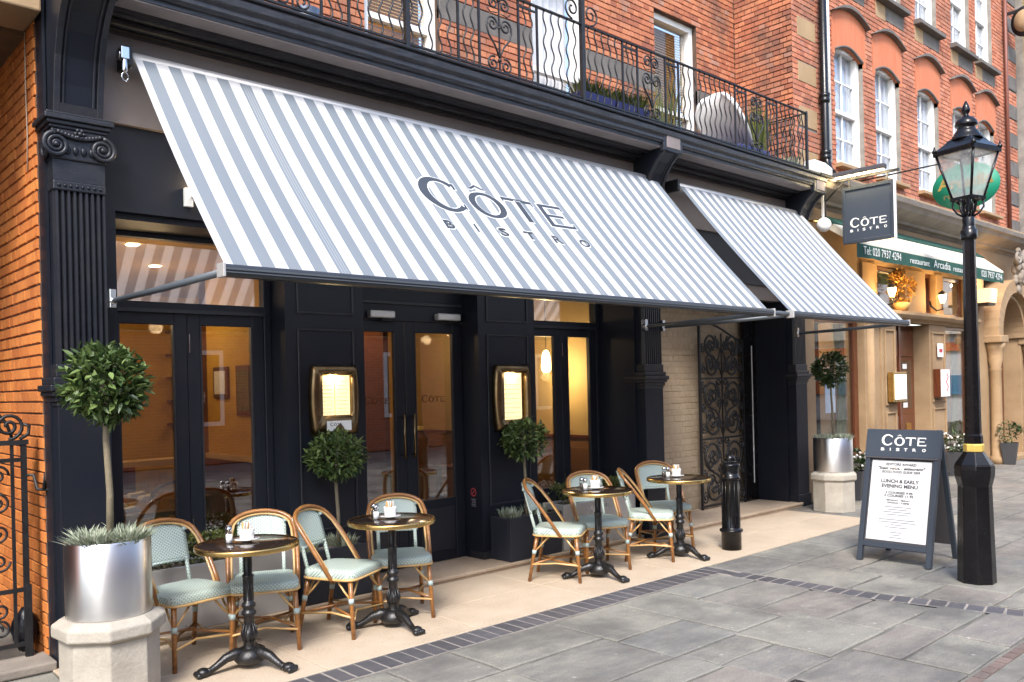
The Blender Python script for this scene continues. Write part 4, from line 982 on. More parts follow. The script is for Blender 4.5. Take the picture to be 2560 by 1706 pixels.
m = MB(); m.tube([(1.86, 5.70, 3.87), (1.93, 5.70, 3.87)], .035, 12).box(1.865, 1.915, 5.64, 5.70, 3.83, 3.91).lathe([(.012, 3.74), (.02, 3.76), (.02, 3.83)], 10, (1.89, 5.66)).build('crank_gear', M['chrome'], aw1, .004)
MB().tube([(1.89 + .02 * math.cos(k * .63), 5.66, 3.72 + .028 * math.sin(k * .63)) for k in range(11)], .005, 6).build('crank_eye', M['chrome'], aw1)
def awn_text(vf, name, mat, xo, so, off):
    me = bpy.data.meshes.new(name); me.from_pydata([awn(xo + x, so - y, off) for x, y in vf[0]], [], vf[1]); me.update(); me.materials.append(mat)
    link(name, me, aw1)
awn_text(logo2d(1.55, .009), 'logo_outline', M['letter_outline'], 3.795, 1.155, .003); awn_text(logo2d(1.55), 'logo_lettering', M['letter_dark'], 3.795, 1.155, .006)
for ch, x, wd in zip('BISTRO', (3.855, 4.11, 4.385, 4.665, 4.975, 5.30), (.085, .022, .085, .105, .10, .115)):
    awn_text(text2d(ch, wd + .014, .104, .04), 'letter_outline', M['letter_outline'], x, 1.390, .003); awn_text(text2d(ch, wd, .092, .022), 'letter', M['letter_dark'], x, 1.384, .006)

# ================================================================== balcony railing
rl = thing('balcony_railing', 'black wrought iron balcony railing with wavy bars and heart scrolls', 'railing', (5.8, 5.46, 4.34))
RY = 5.46; ZT = 5.105; ZB = 4.40
MB().box(1.5, 10.25, RY - .016, RY + .016, ZT - .012, ZT).build('top_rail', M['iron'], rl); MB().box(1.5, 10.25, RY - .010, RY + .010, ZB - .008, ZB + .008).build('bottom_rail', M['iron'], rl)
wv = MB(); n = 26; wv.tube([(.018 * math.sin(k / n * 2 * math.pi * 3.0), 0, ZB + (ZT - .012 - ZB) * k / n) for k in range(n + 1)], 0.0078, 5); wme = wv.mesh('wavy_bar'); wme.materials.append(M['iron'])
ps = MB().box(-.009, .009, -.009, .009, 4.34, ZT - .012).mesh('post'); ps.materials.append(M['iron'])
def railpart(name, me, x, y=RY, rz=0.0):
    o = link(name, me, rl); o.matrix_basis = Matrix.Translation((x, y, 0)) @ Matrix.Rotation(rz, 4, 'Z')
def heart(xc):
    for sx in (-1, 1):
        def sp(cx, cz, r, turns, d, rot):
            q = []
            for k in range(int(turns * 14) + 1):
                t = k / (turns * 14); a = rot + d * 2 * math.pi * turns * t; rr = r * (1 - .8 * t); q.append((cx + sx * rr * math.cos(a), RY, cz + rr * math.sin(a)))
            return q
        a1 = sp(xc + sx * .062, 4.985, .062, 1.5, -1, 2.6)
        MB().tube(a1, .009, 6).build('scroll', M['iron'], rl)
        a2 = sp(xc + sx * .075, 4.80, .068, 1.6, 1, -.3)
        MB().tube([(xc, RY, 4.52), (xc + sx * .05, RY, 4.62), (xc + sx * .12, RY, 4.70), (xc + sx * .145, RY, 4.77)] + a2, .009, 6).build('scroll', M['iron'], rl)
        a3 = sp(xc + sx * .075, 4.46, .066, 1.5, -1, 1.9)
        MB().tube(a3, .009, 6).build('scroll', M['iron'], rl)
        MB().tube([(xc + sx * .135, RY, 4.93), (xc + sx * .10, RY, 4.90), (xc + sx * .02, RY, 4.91)], .005, 5).build('scroll', M['iron'], rl)
    MB().box(xc - .006, xc + .006, RY - .006, RY + .006, ZB, ZT - .012).build('post', M['iron'], rl)
    MB().ball((xc, RY, 4.50), .018, 8, 6).ball((xc, RY, 4.78), .015, 8, 6).ball((xc, RY, 5.02), .015, 8, 6).build('collar', M['iron'], rl)
for xc in (2.98, 4.95, 7.06, 9.06):
    heart(xc)
    for dx in (-.46, -.23, .23, .46): railpart('post', ps, xc + dx)
    for dx in (-.385, -.305, .305, .385): railpart('wavy_bar', wme, xc + dx)
    MB().box(xc - .46, xc - .23, RY - .008, RY + .008, 5.035, 5.05).box(xc + .23, xc + .46, RY - .008, RY + .008, 5.035, 5.05).build('upper_rail', M['iron'], rl)
xs = [2.52, 3.44, 4.49, 5.41, 6.60, 7.52, 8.60, 9.52]
for a, b in ((1.55, 2.52), (3.44, 4.49), (5.41, 6.60), (7.52, 8.60), (9.52, 10.24)):
    k = max(2, round((b - a) / .098))
    for i in range(1, k):
        x = a + (b - a) * i / k
        if abs(x - 6.01) > .03 and abs(x - 3.97) > .03: railpart('wavy_bar', wme, x)
for x in (6.01, 3.97): MB().box(x - .02, x + .02, RY - .02, RY + .02, 4.34, 5.9).build('standard', M['iron'], rl)
def bigscroll(x, z, s):
    q = []
    for k in range(30): t = k / 29; a = -1.57 + s * 2 * math.pi * 1.5 * t; rr = .10 * (1 - .8 * t); q.append((x + rr * math.cos(a), RY, z + rr * math.sin(a)))
    MB().tube(q, .009, 6).build('scroll', M['iron'], rl)
for x in (6.01, 3.97): bigscroll(x - .13, 5.22, -1); bigscroll(x + .13, 5.22, 1)
MB().box(10.225, 10.255, RY - .015, RY + .015, 4.34, 5.12).build('post', M['iron'], rl)
MB().box(10.225, 10.255, RY + .016, UW, ZT - .012, ZT).build('top_rail', M['iron'], rl)
for i in range(14): railpart('wavy_bar', wme, 10.24, RY + .1 + i * .105, math.pi / 2)

# ================================================================== leaves and plants
lrg = random.Random(11)
def leaf_geo(L, W):
    vs = [(0, 0, 0), (L * .3, W * .48, .004), (L * .65, W * .42, .002), (L, 0, -.006), (L * .65, -W * .42, .002), (L * .3, -W * .48, .004), (L * .5, 0, -.006)]
    return vs, [(0, 5, 6), (0, 6, 1), (1, 6, 2), (2, 6, 3), (3, 6, 4), (4, 6, 5)]
LV, LF = leaf_geo(.075, .030)
_lm = {}
def leaf_me(mat):
    if mat.name not in _lm:
        me = bpy.data.meshes.new('leaf'); me.from_pydata(LV, [], LF); me.update(); me.materials.append(mat); me.polygons.foreach_set('use_smooth', [True] * len(LF)); _lm[mat.name] = me
    return _lm[mat.name]
def leafy_ball(parent, c, rx, rz, n, nind, mat, scale=1.0, name='crown', seed=1):
    rg = random.Random(seed); c = Vector(c)
    tufts = [Vector((rg.gauss(0, 1), rg.gauss(0, 1), rg.gauss(0, 1))).normalized() for _ in range(int(n / 16))]
    mats = []
    for i in range(n):
        tv = rg.choice(tufts); d = (tv + Vector((rg.gauss(0, .22), rg.gauss(0, .22), rg.gauss(0, .22)))).normalized()
        bump = .90 + .14 * math.sin(tv.x * 9 + tv.y * 7 + tv.z * 8 + seed) * .5 + rg.uniform(-.08, .08)
        q = rg.random() ** .45
        if rg.random() < .025: bump *= rg.uniform(1.08, 1.2)
        p = c + Vector((d.x * rx, d.y * rx, d.z * rz)) * bump * (.50 + .50 * q)
        dirv = (d * .6 + Vector((rg.uniform(-1, 1), rg.uniform(-1, 1), rg.uniform(-.8, 1.2))) * .8).normalized()
        side = dirv.cross(Vector((rg.uniform(-1, 1), rg.uniform(-1, 1), 1.2)).normalized())
        if side.length < .1: side = Vector((1, 0, 0)).cross(dirv)
        side.normalize(); nn = dirv.cross(side)
        if nn.z < 0: nn = -nn; side = -side
        s = scale * rg.uniform(.65, 1.25)
        mats.append((p, dirv * s, side * s * rg.uniform(.85, 1.15), nn * s, q))
    view = Vector((0, 0, CAMH)) - c; view.normalize()
    mats.sort(key=lambda m_: -((m_[0] - c).dot(view)))
    mb = MB(); rn = []
    for (p, a, b, d, q) in mats[nind:]:
        mb.add([p + a * v[0] + b * v[1] + d * v[2] for v in LV], LF, True, rg.random() * .999 + .0005)
    me = bpy.data.meshes.new(name); me.from_pydata(mb.v, [], mb.f); me.update(); me.materials.append(mat)
    at = me.attributes.new('rnd', 'FLOAT', 'POINT'); at.data.foreach_set('value', mb.rn); me.polygons.foreach_set('use_smooth', mb.sm)
    cr = link(name, me, parent, kind='stuff')
    lm = leaf_me(mat)
    for (p, a, b, d, q) in mats[:nind]:
        o = bpy.data.objects.new('leaf', lm); col.objects.link(o)
        o.parent = cr; o.matrix_parent_inverse = wm(cr).inverted()
        o.matrix_basis = Matrix(((a.x, b.x, d.x, p.x), (a.y, b.y, d.y, p.y), (a.z, b.z, d.z, p.z), (0, 0, 0, 1)))
    return cr
def tuft(c, r, h, n, mat, name, parent, seed, wide=.006, spread=1.0, **kw):
    rg = random.Random(seed); mb = MB()
    for i in range(n):
        a = rg.uniform(0, 6.283); rr = r * math.sqrt(rg.random()); b = Vector((c[0] + rr * math.cos(a) * .75, c[1] + rr * math.sin(a) * .75, c[2]))
        o = Vector((math.cos(a + rg.uniform(-.8, .8)), math.sin(a + rg.uniform(-.8, .8)), 0)) * (rr / r) * h * .75 * spread * rg.uniform(.4, 1.2); hh = h * rg.uniform(.55, 1.1)
        sd = Vector((-o.y, o.x, 0)); sd = sd.normalized() if sd.length > 1e-4 else Vector((1, 0, 0)); sd = (sd + Vector((rg.uniform(-.6, .6), rg.uniform(-.6, .6), 0))).normalized() * wide * rg.uniform(.6, 1.3)
        p1 = b + o * .45 + Vector((0, 0, hh * .6)); p2 = b + o + Vector((0, 0, hh))
        mb.add([b - sd * .6, b + sd * .6, p1 + sd, p1 - sd, p2], [(0, 1, 2, 3), (3, 2, 4)], True, rg.random() * .999 + .0005)
    me = bpy.data.meshes.new(name); me.from_pydata(mb.v, [], mb.f); me.update(); me.materials.append(mat)
    at = me.attributes.new('rnd', 'FLOAT', 'POINT'); at.data.foreach_set('value', mb.rn)
    return link(name, me, parent, kind='stuff', **kw)
def bay(loc, z0, zc, rx, rz, label, n, nind, mat, seed, lean=0.0, tr=.017, scale=1.0):
    x, y = loc; t = thing('bay_tree', label, 'tree', (x, y, z0), 'clipped bay trees in planters')
    MB().tube([(x, y, z0 - .02), (x + .006, y, z0 + (zc - z0) * .33), (x - .008 + lean * .5, y, z0 + (zc - z0) * .66), (x + lean, y, zc)], [tr * 1.15, tr, tr * .95, tr * .8], 10).build('trunk', M['trunk'], t)
    m = MB(); rg = random.Random(seed)
    for k in range(12):
        a = rg.uniform(0, 6.28); e = rg.uniform(-.3, 1.2); m.tube([(x + lean, y, zc - rz * .5 + .02 * k), (x + lean + rx * .75 * math.cos(a) * math.cos(e), y + rx * .75 * math.sin(a) * math.cos(e), zc + rz * .75 * math.sin(e))], [.006, .002], 5)
    m.build('branches', M['trunk'], t)
    leafy_ball(t, (x + lean, y, zc), rx, rz, n, nind, mat, scale, seed=seed)
    return t

# ---- left planter
PX, PY = 1.53, 5.03
ped = thing('concrete_pedestal', 'octagonal concrete pedestal under the steel planter at the left', 'pedestal', (PX, PY, 0), 'octagonal concrete pedestals')
ROT8 = math.atan2(-PY, -PX)
def octa(par, x, y, R1, R2, h, rot):
    MB().lathe([(R1 + .004, 0), (R1, .02), (R1, h - .115)], 8, (x, y), False, rot).build('shaft', M['concrete'], par, .006)
    MB().lathe([(R1 + .005, h - .115), (R2, h - .095), (R2, h - .035), (R2 - .05, h)], 8, (x, y), False, rot).build('cap', M['concrete'], par, .008)
octa(ped, PX, PY, .256, .292, .475, ROT8)
pot = thing('steel_planter', 'brushed steel cylinder planter on the left octagonal pedestal', 'planter', (PX, PY, .475), 'brushed steel planters')
def steel_pot(par, x, y, r, z0, h):
    # mesh is built around its own axis so that the brushed finish runs round it
    o = MB().lathe([(r * .985, 0), (r, .008), (r, h - .006), (r - .004, h), (r - .012, h - .004), (r - .012, h - .05)], 64, (0, 0), True, top=False).build('drum', M['steel'], None); o.location = (x, y, z0); attach(o, par)
    MB().lathe([(.001, z0 + h - .045), (r - .011, z0 + h - .04)], 32, (x, y), top=False, bot=False).build('soil', M['soil'], par)
steel_pot(pot, PX, PY, .222, .475, .415)
bay((PX + .01, PY), .84, 1.745, .228, .222, 'large bay tree ball in the steel planter by the left pilaster', 1700, 295, M['leaf'], 3, .0, .019, .86)
lv = thing('lavender_plants', 'silvery lavender tufts round the trunk in the left steel planter', 'plant', (PX, PY, .85), 'grey underplanting in planters')
for k, (dx, dy) in enumerate(((-.12, -.05), (-.07, .09), (-.09, -.10), (.11, -.08), (.10, .07), (.06, -.13))): tuft((PX + dx, PY + dy, .85), .085, .095, 240, M['lavender'], 'tuft', lv, 30 + k, .0042, 1.5)

# ---- right planter
QX, QY = 10.37, 5.27
ped = thing('concrete_pedestal', 'octagonal concrete pedestal under the steel planter beside the passage', 'pedestal', (QX, QY, 0), 'octagonal concrete pedestals')
octa(ped, QX, QY, .268, .296, .50, math.atan2(-QY, -QX) + R(22.5))
pot = thing('steel_planter', 'brushed steel cylinder planter on the right octagonal pedestal', 'planter', (QX, QY, .50), 'brushed steel planters')
steel_pot(pot, QX, QY, .240, .50, .43)
bay((QX + .01, QY), .89, 1.80, .218, .235, 'bay tree ball in the steel planter beside the passage', 1200, 120, M['leaf_dark'], 5, -.03, .014, .78)
lv = thing('lavender_plants', 'silvery lavender tufts in the right steel planter', 'plant', (QX, QY, .88), 'grey underplanting in planters')
for k, (dx, dy) in enumerate(((-.13, -.05), (.10, -.10), (.13, .06), (-.06, .12), (-.02, -.16))): tuft((QX + dx, QY + dy, .88), .11, .10, 130, M['lavender'], 'tuft', lv, 40 + k, .006)

# ---- black square planters with bay trees
def square_planter(x0, x1, y0, y1, z0, z1, which):
    p = thing('square_planter', 'square black planter box ' + which, 'planter', ((x0 + x1) / 2, (y0 + y1) / 2, z0), 'square black planters')
    MB().box(x0, x1, y0, y0 + .03, z0, z1).box(x0, x1, y1 - .03, y1, z0, z1).box(x0, x0 + .03, y0 + .03, y1 - .03, z0, z1).box(x1 - .03, x1, y0 + .03, y1 - .03, z0, z1).build('box', M['planter_black'], p, .006)
    bx('soil', M['soil'], p, x0 + .03, x1 - .03, y0 + .03, y1 - .03, z0, z1 - .025)
    return p
square_planter(5.27, 5.95, 5.82, 6.10, .053, .455, 'against the pier right of the entrance')
square_planter(3.15, 3.80, 5.82, 6.10, .053, .455, 'against the pier left of the entrance')
bay((5.58, 5.93), .43, 1.165, .215, .205, 'bay tree ball in the black planter right of the entrance', 1400, 130, M['leaf'], 8, .0, .014, .72)
bay((3.52, 5.92), .43, 1.17, .23, .20, 'bay tree ball in the black planter left of the entrance', 1400, 150, M['leaf'], 9, .0, .014, .74)
for nm, xx, sd in (('right', 5.28, 60), ('left', 3.12, 70)):
    lv = thing('lavender_plants', 'silvery lavender tufts in the black planter %s of the entrance' % nm, 'plant', (xx + .3, 5.99, .43), 'grey underplanting in planters')
    for k, (dx, dy) in enumerate(((.12, .10), (.14, .22), (.46, .10), (.46, .24))): tuft((xx + dx, 5.82 + dy, .43), .10, .10, 120, M['lavender'], 'tuft', lv, sd + k, .006)
# ---- white troughs with box hedges under the windows
def trough(x0, x1, which, seed):
    p = thing('window_trough', 'low pale metal trough %s' % which, 'planter', ((x0 + x1) / 2, 5.95, .053), 'pale metal troughs under the windows')
    MB().box(x0, x1, 5.835, 5.86, .053, .50).box(x0, x1, 6.10, 6.125, .053, .50).box(x0, x0 + .025, 5.86, 6.10, .053, .50).box(x1 - .025, x1, 5.86, 6.10, .053, .50).build('trough', M['white_metal'], p, .004)
    bx('soil', M['soil'], p, x0 + .025, x1 - .025, 5.86, 6.10, .053, .475)
    h = thing('box_hedge', 'clipped box hedge growing in the pale trough %s' % which, 'hedge', ((x0 + x1) / 2, 5.98, .475), 'box hedges under the windows')
    rg = random.Random(seed); mb = MB()
    for i in range(int((x1 - x0) * 1900)):
        u, v, w = rg.random(), rg.random(), rg.random(); f = rg.randrange(3)
        if f == 0: v = .02 + .08 * rg.random()
        if f == 1: w = 1 - .12 * rg.random()
        p_ = Vector((x0 + .05 + (x1 - x0 - .1) * u, 5.875 + .22 * v + rg.uniform(-.02, .02), .47 + .20 * w + rg.uniform(-.02, .02)))
        a = Vector((rg.uniform(-1, 1), rg.uniform(-1, .3), rg.uniform(-.3, 1))).normalized() * .026; b = a.cross(Vector((rg.uniform(-1, 1), rg.uniform(-1, 1), rg.uniform(-1, 1)))); b = b.normalized() * .010 if b.length > 1e-6 else Vector((.01, 0, 0))
        mb.add([p_, p_ + a * .5 + b, p_ + a, p_ + a * .5 - b], [(0, 1, 2, 3)], False, rg.random() * .999 + .0005)
    me = bpy.data.meshes.new('foliage'); me.from_pydata(mb.v, [], mb.f); me.update(); me.materials.append(M['box_leaf']); at = me.attributes.new('rnd', 'FLOAT', 'POINT'); at.data.foreach_set('value', mb.rn)
    link('foliage', me, h, kind='stuff')
trough(1.90, 3.09, 'under the window behind the first two chairs', 1); trough(5.99, 7.10, 'under the window behind the third table', 2)

# ================================================================== bistro chairs
def chair_proto():
    t = thing('bistro_chair', 'x', 'chair', (0, 0, 0), 'woven rattan bistro chairs on the terrace')
    # seat
    out = []
    for k in range(40):
        a = 2 * math.pi * k / 40; ca, sa = math.cos(a), math.sin(a); e = .34
        x = .218 * math.copysign(abs(ca) ** e, ca); y = .205 * math.copysign(abs(sa) ** e, sa)
        x *= 1 - .10 * (y + .2) / .4
        out.append((x, y))
    m = MB(); n = 40; rings = [(.97, .400), (1.0, .408), (1.012, .432), (1.006, .458), (.975, .468), (.82, .473), (.45, .470), (.05, .468)]
    m.add([(x * s, y * s, z) for s, z in rings for x, y in out], [(i*n+k, i*n+(k+1) % n, (i+1)*n+(k+1) % n, (i+1)*n+k) for i in range(len(rings)-1) for k in range(n)], True)
    m.f += [tuple(range(n)), tuple(range((len(rings)-1)*n, len(rings)*n))]; m.sm += [False, False]
    m.build('seat', M['weave'], t)
    MB().tube([(x * 1.01, y * 1.01, .408) for x, y in out], .009, 6, closed=True).build('seat_frame', M['cane_pale'], t)
    # woven back panel with two wrapped posts
    def yb(z): return .185 + (z - .45) * .24
    V = []; nz, nx = 9, 12; zs = [.60 + (.864 - .60) * j / nz for j in range(nz + 1)]
    for side in (-1, 1):
        for z in zs:
            hw = .158 if z < .77 else .158 * (1 - ((z - .77) / .10) ** 2 * .40)
            for i in range(nx + 1):
                x = -hw + 2 * hw * i / nx; V.append((x, yb(z) + .022 * (1 - (x / .16) ** 2) + side * .006, z))
    m = MB(); k = (nz + 1) * (nx + 1)
    F = [(s*k + j*(nx+1)+i, s*k + j*(nx+1)+i+1, s*k + (j+1)*(nx+1)+i+1, s*k + (j+1)*(nx+1)+i) for s in (0, 1) for j in range(nz) for i in range(nx)]
    F += [(j*(nx+1), (j+1)*(nx+1), k+(j+1)*(nx+1), k+j*(nx+1)) for j in range(nz)] + [(j*(nx+1)+nx, (j+1)*(nx+1)+nx, k+(j+1)*(nx+1)+nx, k+j*(nx+1)+nx) for j in range(nz)]
    F += [(i, i+1, k+i+1, k+i) for i in range(nx)] + [(nz*(nx+1)+i, nz*(nx+1)+i+1, k+nz*(nx+1)+i+1, k+nz*(nx+1)+i) for i in range(nx)]
    m.add(V, F, True)
    for sx in (-1, 1): m.tube([(sx * .138, yb(.42), .42), (sx * .138, yb(.60) + .006, .62)], .013, 8)
    m.tube([(-.14, yb(.60), .605), (0, yb(.6) + .022, .605), (.14, yb(.60), .605)], .010, 8)
    m.build('backrest', M['weave'], t)
    # bent cane hoop, doubled
    def hoop(off, r, mat, name):
        q = [(-.212 - off, -.045, .40), (-.218 - off, .03, .52), (-.220 - off, .115, .65), (-.213 - off, .19, .755)]
        for k in range(1, 12):
            a = math.pi * k / 12; q.append((-(.205 + off) * math.cos(a), .215 + .075 * math.sin(a), .785 + (.100 + off) * math.sin(a)))
        q += [(-x, y, z) for x, y, z in reversed(q[:4])]
        MB().tube(q, r, 10).build(name, mat, t)
    hoop(0, .0145, M['cane'], 'back_hoop'); hoop(-.023, .008, M['cane_pale'], 'inner_hoop')
    for sx in (-1, 1): MB().box(sx * .155 - .012, sx * .155 + .012, .25, .285, .80, .83).build('hoop_wrap', M['wrap'], t, .004, 1)
    legs = [((-.185, -.165, .41), (-.205, -.195, 0)), ((.185, -.165, .41), (.205, -.195, 0)), ((-.165, .165, .41), (-.185, .235, 0)), ((.165, .165, .41), (.185, .235, 0))]
    for a, b in legs:
        a = Vector(a); b = Vector(b); lg = MB().tube([a, a.lerp(b, .4), b], [.0165, .0155, .0145], 10).build('leg', M['cane'], t)
        w0 = a.lerp(b, .32); w1 = a.lerp(b, .41); MB().tube([w0, w1], .0185, 10).build('leg_wrap', M['wrap'], lg)
        for tx, ty in ((0, .6), (.6, 0)):
            e = Vector((a.x * (1 - tx), a.y * (1 - ty), .405)); s = a.lerp(b, .36); MB().tube([s, s.lerp(e, .5) + Vector((0, 0, -.008)), e], .0075, 6).build('brace', M['cane_pale'], lg)
    zc = .15
    P = [Vector(a).lerp(Vector(b), .63) for a, b in legs]
    MB().tube([P[0], (P[0] + P[3]) / 2 + Vector((-.03, .02, .005)), P[3]], .009, 8).tube([P[1], (P[1] + P[2]) / 2 + Vector((.03, .02, .024)), P[2]], .009, 8).build('cross_stretcher', M['cane'], t)
    MB().tube([P[0] + Vector((0, -.014, -.01)), Vector((0, -.10, zc - .005)), P[1] + Vector((0, -.014, -.01))], .008, 8).tube([P[0] + Vector((-.01, 0, 0)), (P[0] + P[2]) / 2 + Vector((.06, 0, 0)), P[2] + Vector((-.01, 0, 0))], .008, 8).tube([P[1] + Vector((.01, 0, 0)), (P[1] + P[3]) / 2 + Vector((-.06, 0, 0)), P[3] + Vector((.01, 0, 0))], .008, 8).build('stretcher', M['cane_pale'], t)
    return t
proto = chair_proto()
chairs = [((2.11, 5.41), (.17, -.985), 'rattan bistro chair nearest the left steel planter'),
          ((2.585, 5.31), (-.42, -.905), 'rattan bistro chair behind the leftmost round table'),
          ((3.15, 5.25), (.47, -.88), 'rattan bistro chair turned aside left of the second table'),
          ((3.67, 5.29), (-.48, -.87), 'rattan bistro chair behind the second table before the entrance'),
          ((5.32, 5.23), (.57, -.82), 'rattan bistro chair left of the third table by the black planter'),
          ((5.84, 5.24), (-.41, -.91), 'rattan bistro chair behind the third table'),
          ((6.50, 5.16), (.62, -.785), 'rattan bistro chair between the third and fourth tables'),
          ((6.98, 5.36), (-.46, -.89), 'rattan bistro chair behind the fourth table by the iron gate')]
for i, ((x, y), (fx, fy), lab) in enumerate(chairs):
    o = proto if i == 0 else copy_tree(proto)
    o.location = (x, y, 0); o.rotation_euler = (0, 0, math.atan2(fx, -fy)); o.scale = (1.03, 1.03, .965); o['label'] = lab

# ================================================================== round tables
def table_proto():
    t = thing('bistro_table', 'x', 'table', (0, 0, 0), 'round bistro tables on the terrace')
    MB().lathe([(.29, .735), (.300, .738), (.300, .757), (.294, .760), (.02, .7605)], 56).build('tabletop', M['tabletop'], t)
    MB().lathe([(.294, .728), (.306, .730), (.3105, .737), (.308, .744), (.3105, .751), (.307, .760), (.298, .7622), (.2955, .7612)], 56, top=False, bot=False).build('brass_rim', M['brass'], t)
    MB().lathe([(.075, .722), (.08, .734), (.02, .7345)], 20).build('mounting_plate', M['cast_iron'], t)
    pr = [(.045, .722), (.030, .70), (.027, .69), (.026, .57), (.034, .565), (.036, .555), (.030, .545), (.034, .535), (.028, .525), (.029, .40), (.041, .39), (.043, .375), (.035, .365), (.033, .350), (.043, .342), (.045, .325), (.032, .315), (.030, .24), (.038, .225), (.046, .20), (.044, .175), (.036, .165), (.038, .12), (.050, .105), (.055, .085)]
    MB().lathe(pr[::-1], 20).build('column', M['cast_iron'], t)
    m = MB()
    for k in range(10):
        a = k * .628; m.tube([(.030 * math.cos(a), .030 * math.sin(a), .27), (.047 * math.cos(a), .047 * math.sin(a), .205), (.036 * math.cos(a), .036 * math.sin(a), .165)], .006, 5)
        m.tube([(.0275 * math.cos(a), .0275 * math.sin(a), .41), (.0265 * math.cos(a), .0265 * math.sin(a), .53)], .005, 5)
    m.build('fluting', M['cast_iron'], t)
    MB().lathe([(.03, .028), (.080, .036), (.096, .055), (.092, .085), (.072, .110), (.054, .124)], 24).build('base_hub', M['cast_iron'], t)
    for k in range(3):
        a = k * 2.0944 + .35; c, s = math.cos(a), math.sin(a)
        path = [(.04, .085), (.09, .098), (.150, .082), (.20, .050), (.240, .030), (.275, .028)]
        f = MB().tube([(r_ * c, r_ * s, z) for r_, z in path], [.042, .036, .029, .023, .021, .024], 10).tube([(r_ * c, r_ * s, z + .022) for r_, z in path[:4]], [.012, .010, .008, .006], 6)
        f.ball((.285 * c, .285 * s, .028), .036, 12, 8, (1.1, 1.1, .8))
        for d in (-.45, -.15, .15, .45): f.ball((.315 * math.cos(a + d * .19), .315 * math.sin(a + d * .19), .020), .0145, 8, 6, (1.5, 1.3, 1.2))
        f.build('foot', M['cast_iron'], t)
    return t
tproto = table_proto()
tabs = [((2.31, 4.955), 0.62, 'leftmost round bistro table, nearest the camera', 'the leftmost table'), ((3.43, 5.04), 0.15, 'second round bistro table from the left, before the entrance', 'the second table from the left'),
        ((5.55, 4.985), 0.1, 'third round bistro table from the left', 'the third table from the left'), ((6.73, 4.99), 0.1, 'fourth round bistro table, nearest the bollard', 'the table nearest the bollard')]
for i, ((x, y), rz, lab, wh) in enumerate(tabs):
    o = tproto if i == 0 else copy_tree(tproto)
    o.location = (x, y, 0); o.rotation_euler = (0, 0, rz); o['label'] = lab
    ZT_ = .7608
    sx, sy = x + .02, y + .045
    g = thing('sugar_pot', 'white sugar pot with sachets on a saucer on ' + wh, 'pot', (sx, sy, ZT_), 'sugar pots on the tables')
    MB().lathe([(.028, ZT_), (.032, ZT_ + .004), (.074, ZT_ + .014), (.079, ZT_ + .020), (.03, ZT_ + .010)], 28, (sx, sy)).build('saucer', M['porcelain'], g)
    MB().lathe([(.028, ZT_ + .011), (.042, ZT_ + .016), (.047, ZT_ + .08), (.045, ZT_ + .082), (.041, ZT_ + .078), (.038, ZT_ + .02)], 24, (sx, sy), top=False).build('bowl', M['porcelain'], g)
    for k in range(7):
        a = k * .9; M4 = Matrix.Translation((sx + .016 * math.cos(a), sy + .016 * math.sin(a), ZT_ + .062)) @ Matrix.Rotation(a, 4, 'Z') @ Matrix.Rotation(R(12) * math.cos(k * 2.1), 4, 'X')
        MB().box(-.013, .013, -.002, .002, -.03, .058, M4).build('sachet', M['sachet_tan'] if k % 2 else M['paper'], g)
    ex, ey = rt0.x, rt0.y
    for k, nm, fill in ((0, 'salt_shaker', 'paper'), (1, 'pepper_shaker', 'pepper')):
        px, py = sx - .105 + .025 * k, sy + .02 + .065 * k
        s_ = thing(nm, 'small glass %s with metal cap on %s' % (nm.replace('_', ' '), wh), 'shaker', (px, py, ZT_), 'shakers on the tables')
        MB().lathe([(.023, ZT_), (.024, ZT_ + .01), (.019, ZT_ + .075)], 14, (px, py)).build('body', M['glass_clear'], s_)
        MB().lathe([(.020, ZT_ + .003), (.019, ZT_ + .055)], 12, (px, py)).build('contents', M[fill], s_)
        MB().lathe([(.020, ZT_ + .075), (.0205, ZT_ + .092), (.012, ZT_ + .103)], 14, (px, py)).build('cap', M['chrome'], s_)

# ================================================================== bollard, lamp post, board, hanging sign
BX, BY = 7.345, 4.82
bo = thing('bollard', 'black cast iron bollard at the edge of the pale terrace', 'bollard', (BX, BY, 0))
MB().lathe([(.098, 0), (.098, .17), (.112, .178), (.116, .19), (.112, .202), (.095, .208), (.088, .22), (.085, .70), (.098, .704), (.102, .716), (.098, .728), (.086, .734), (.084, .80), (.098, .828), (.10, .845), (.092, .856), (.07, .862), (.052, .868), (.056, .888), (.058, .905), (.05, .928), (.03, .945), (.005, .95)], 40, (BX, BY)).build('shaft', M['gloss_black'], bo)
m = MB()
for k in range(12): a = k * .5236; m.tube([(BX + .087 * math.cos(a), BY + .087 * math.sin(a), .22), (BX + .085 * math.cos(a), BY + .085 * math.sin(a), .70)], .004, 5)
m.build('ribs', M['gloss_black'], bo)
m = MB()
for k in range(16): a = k * .3927; m.ball((BX + .058 * math.cos(a), BY + .058 * math.sin(a), .872), .012, 8, 5)
m.build('cap_beading', M['gloss_black'], bo)

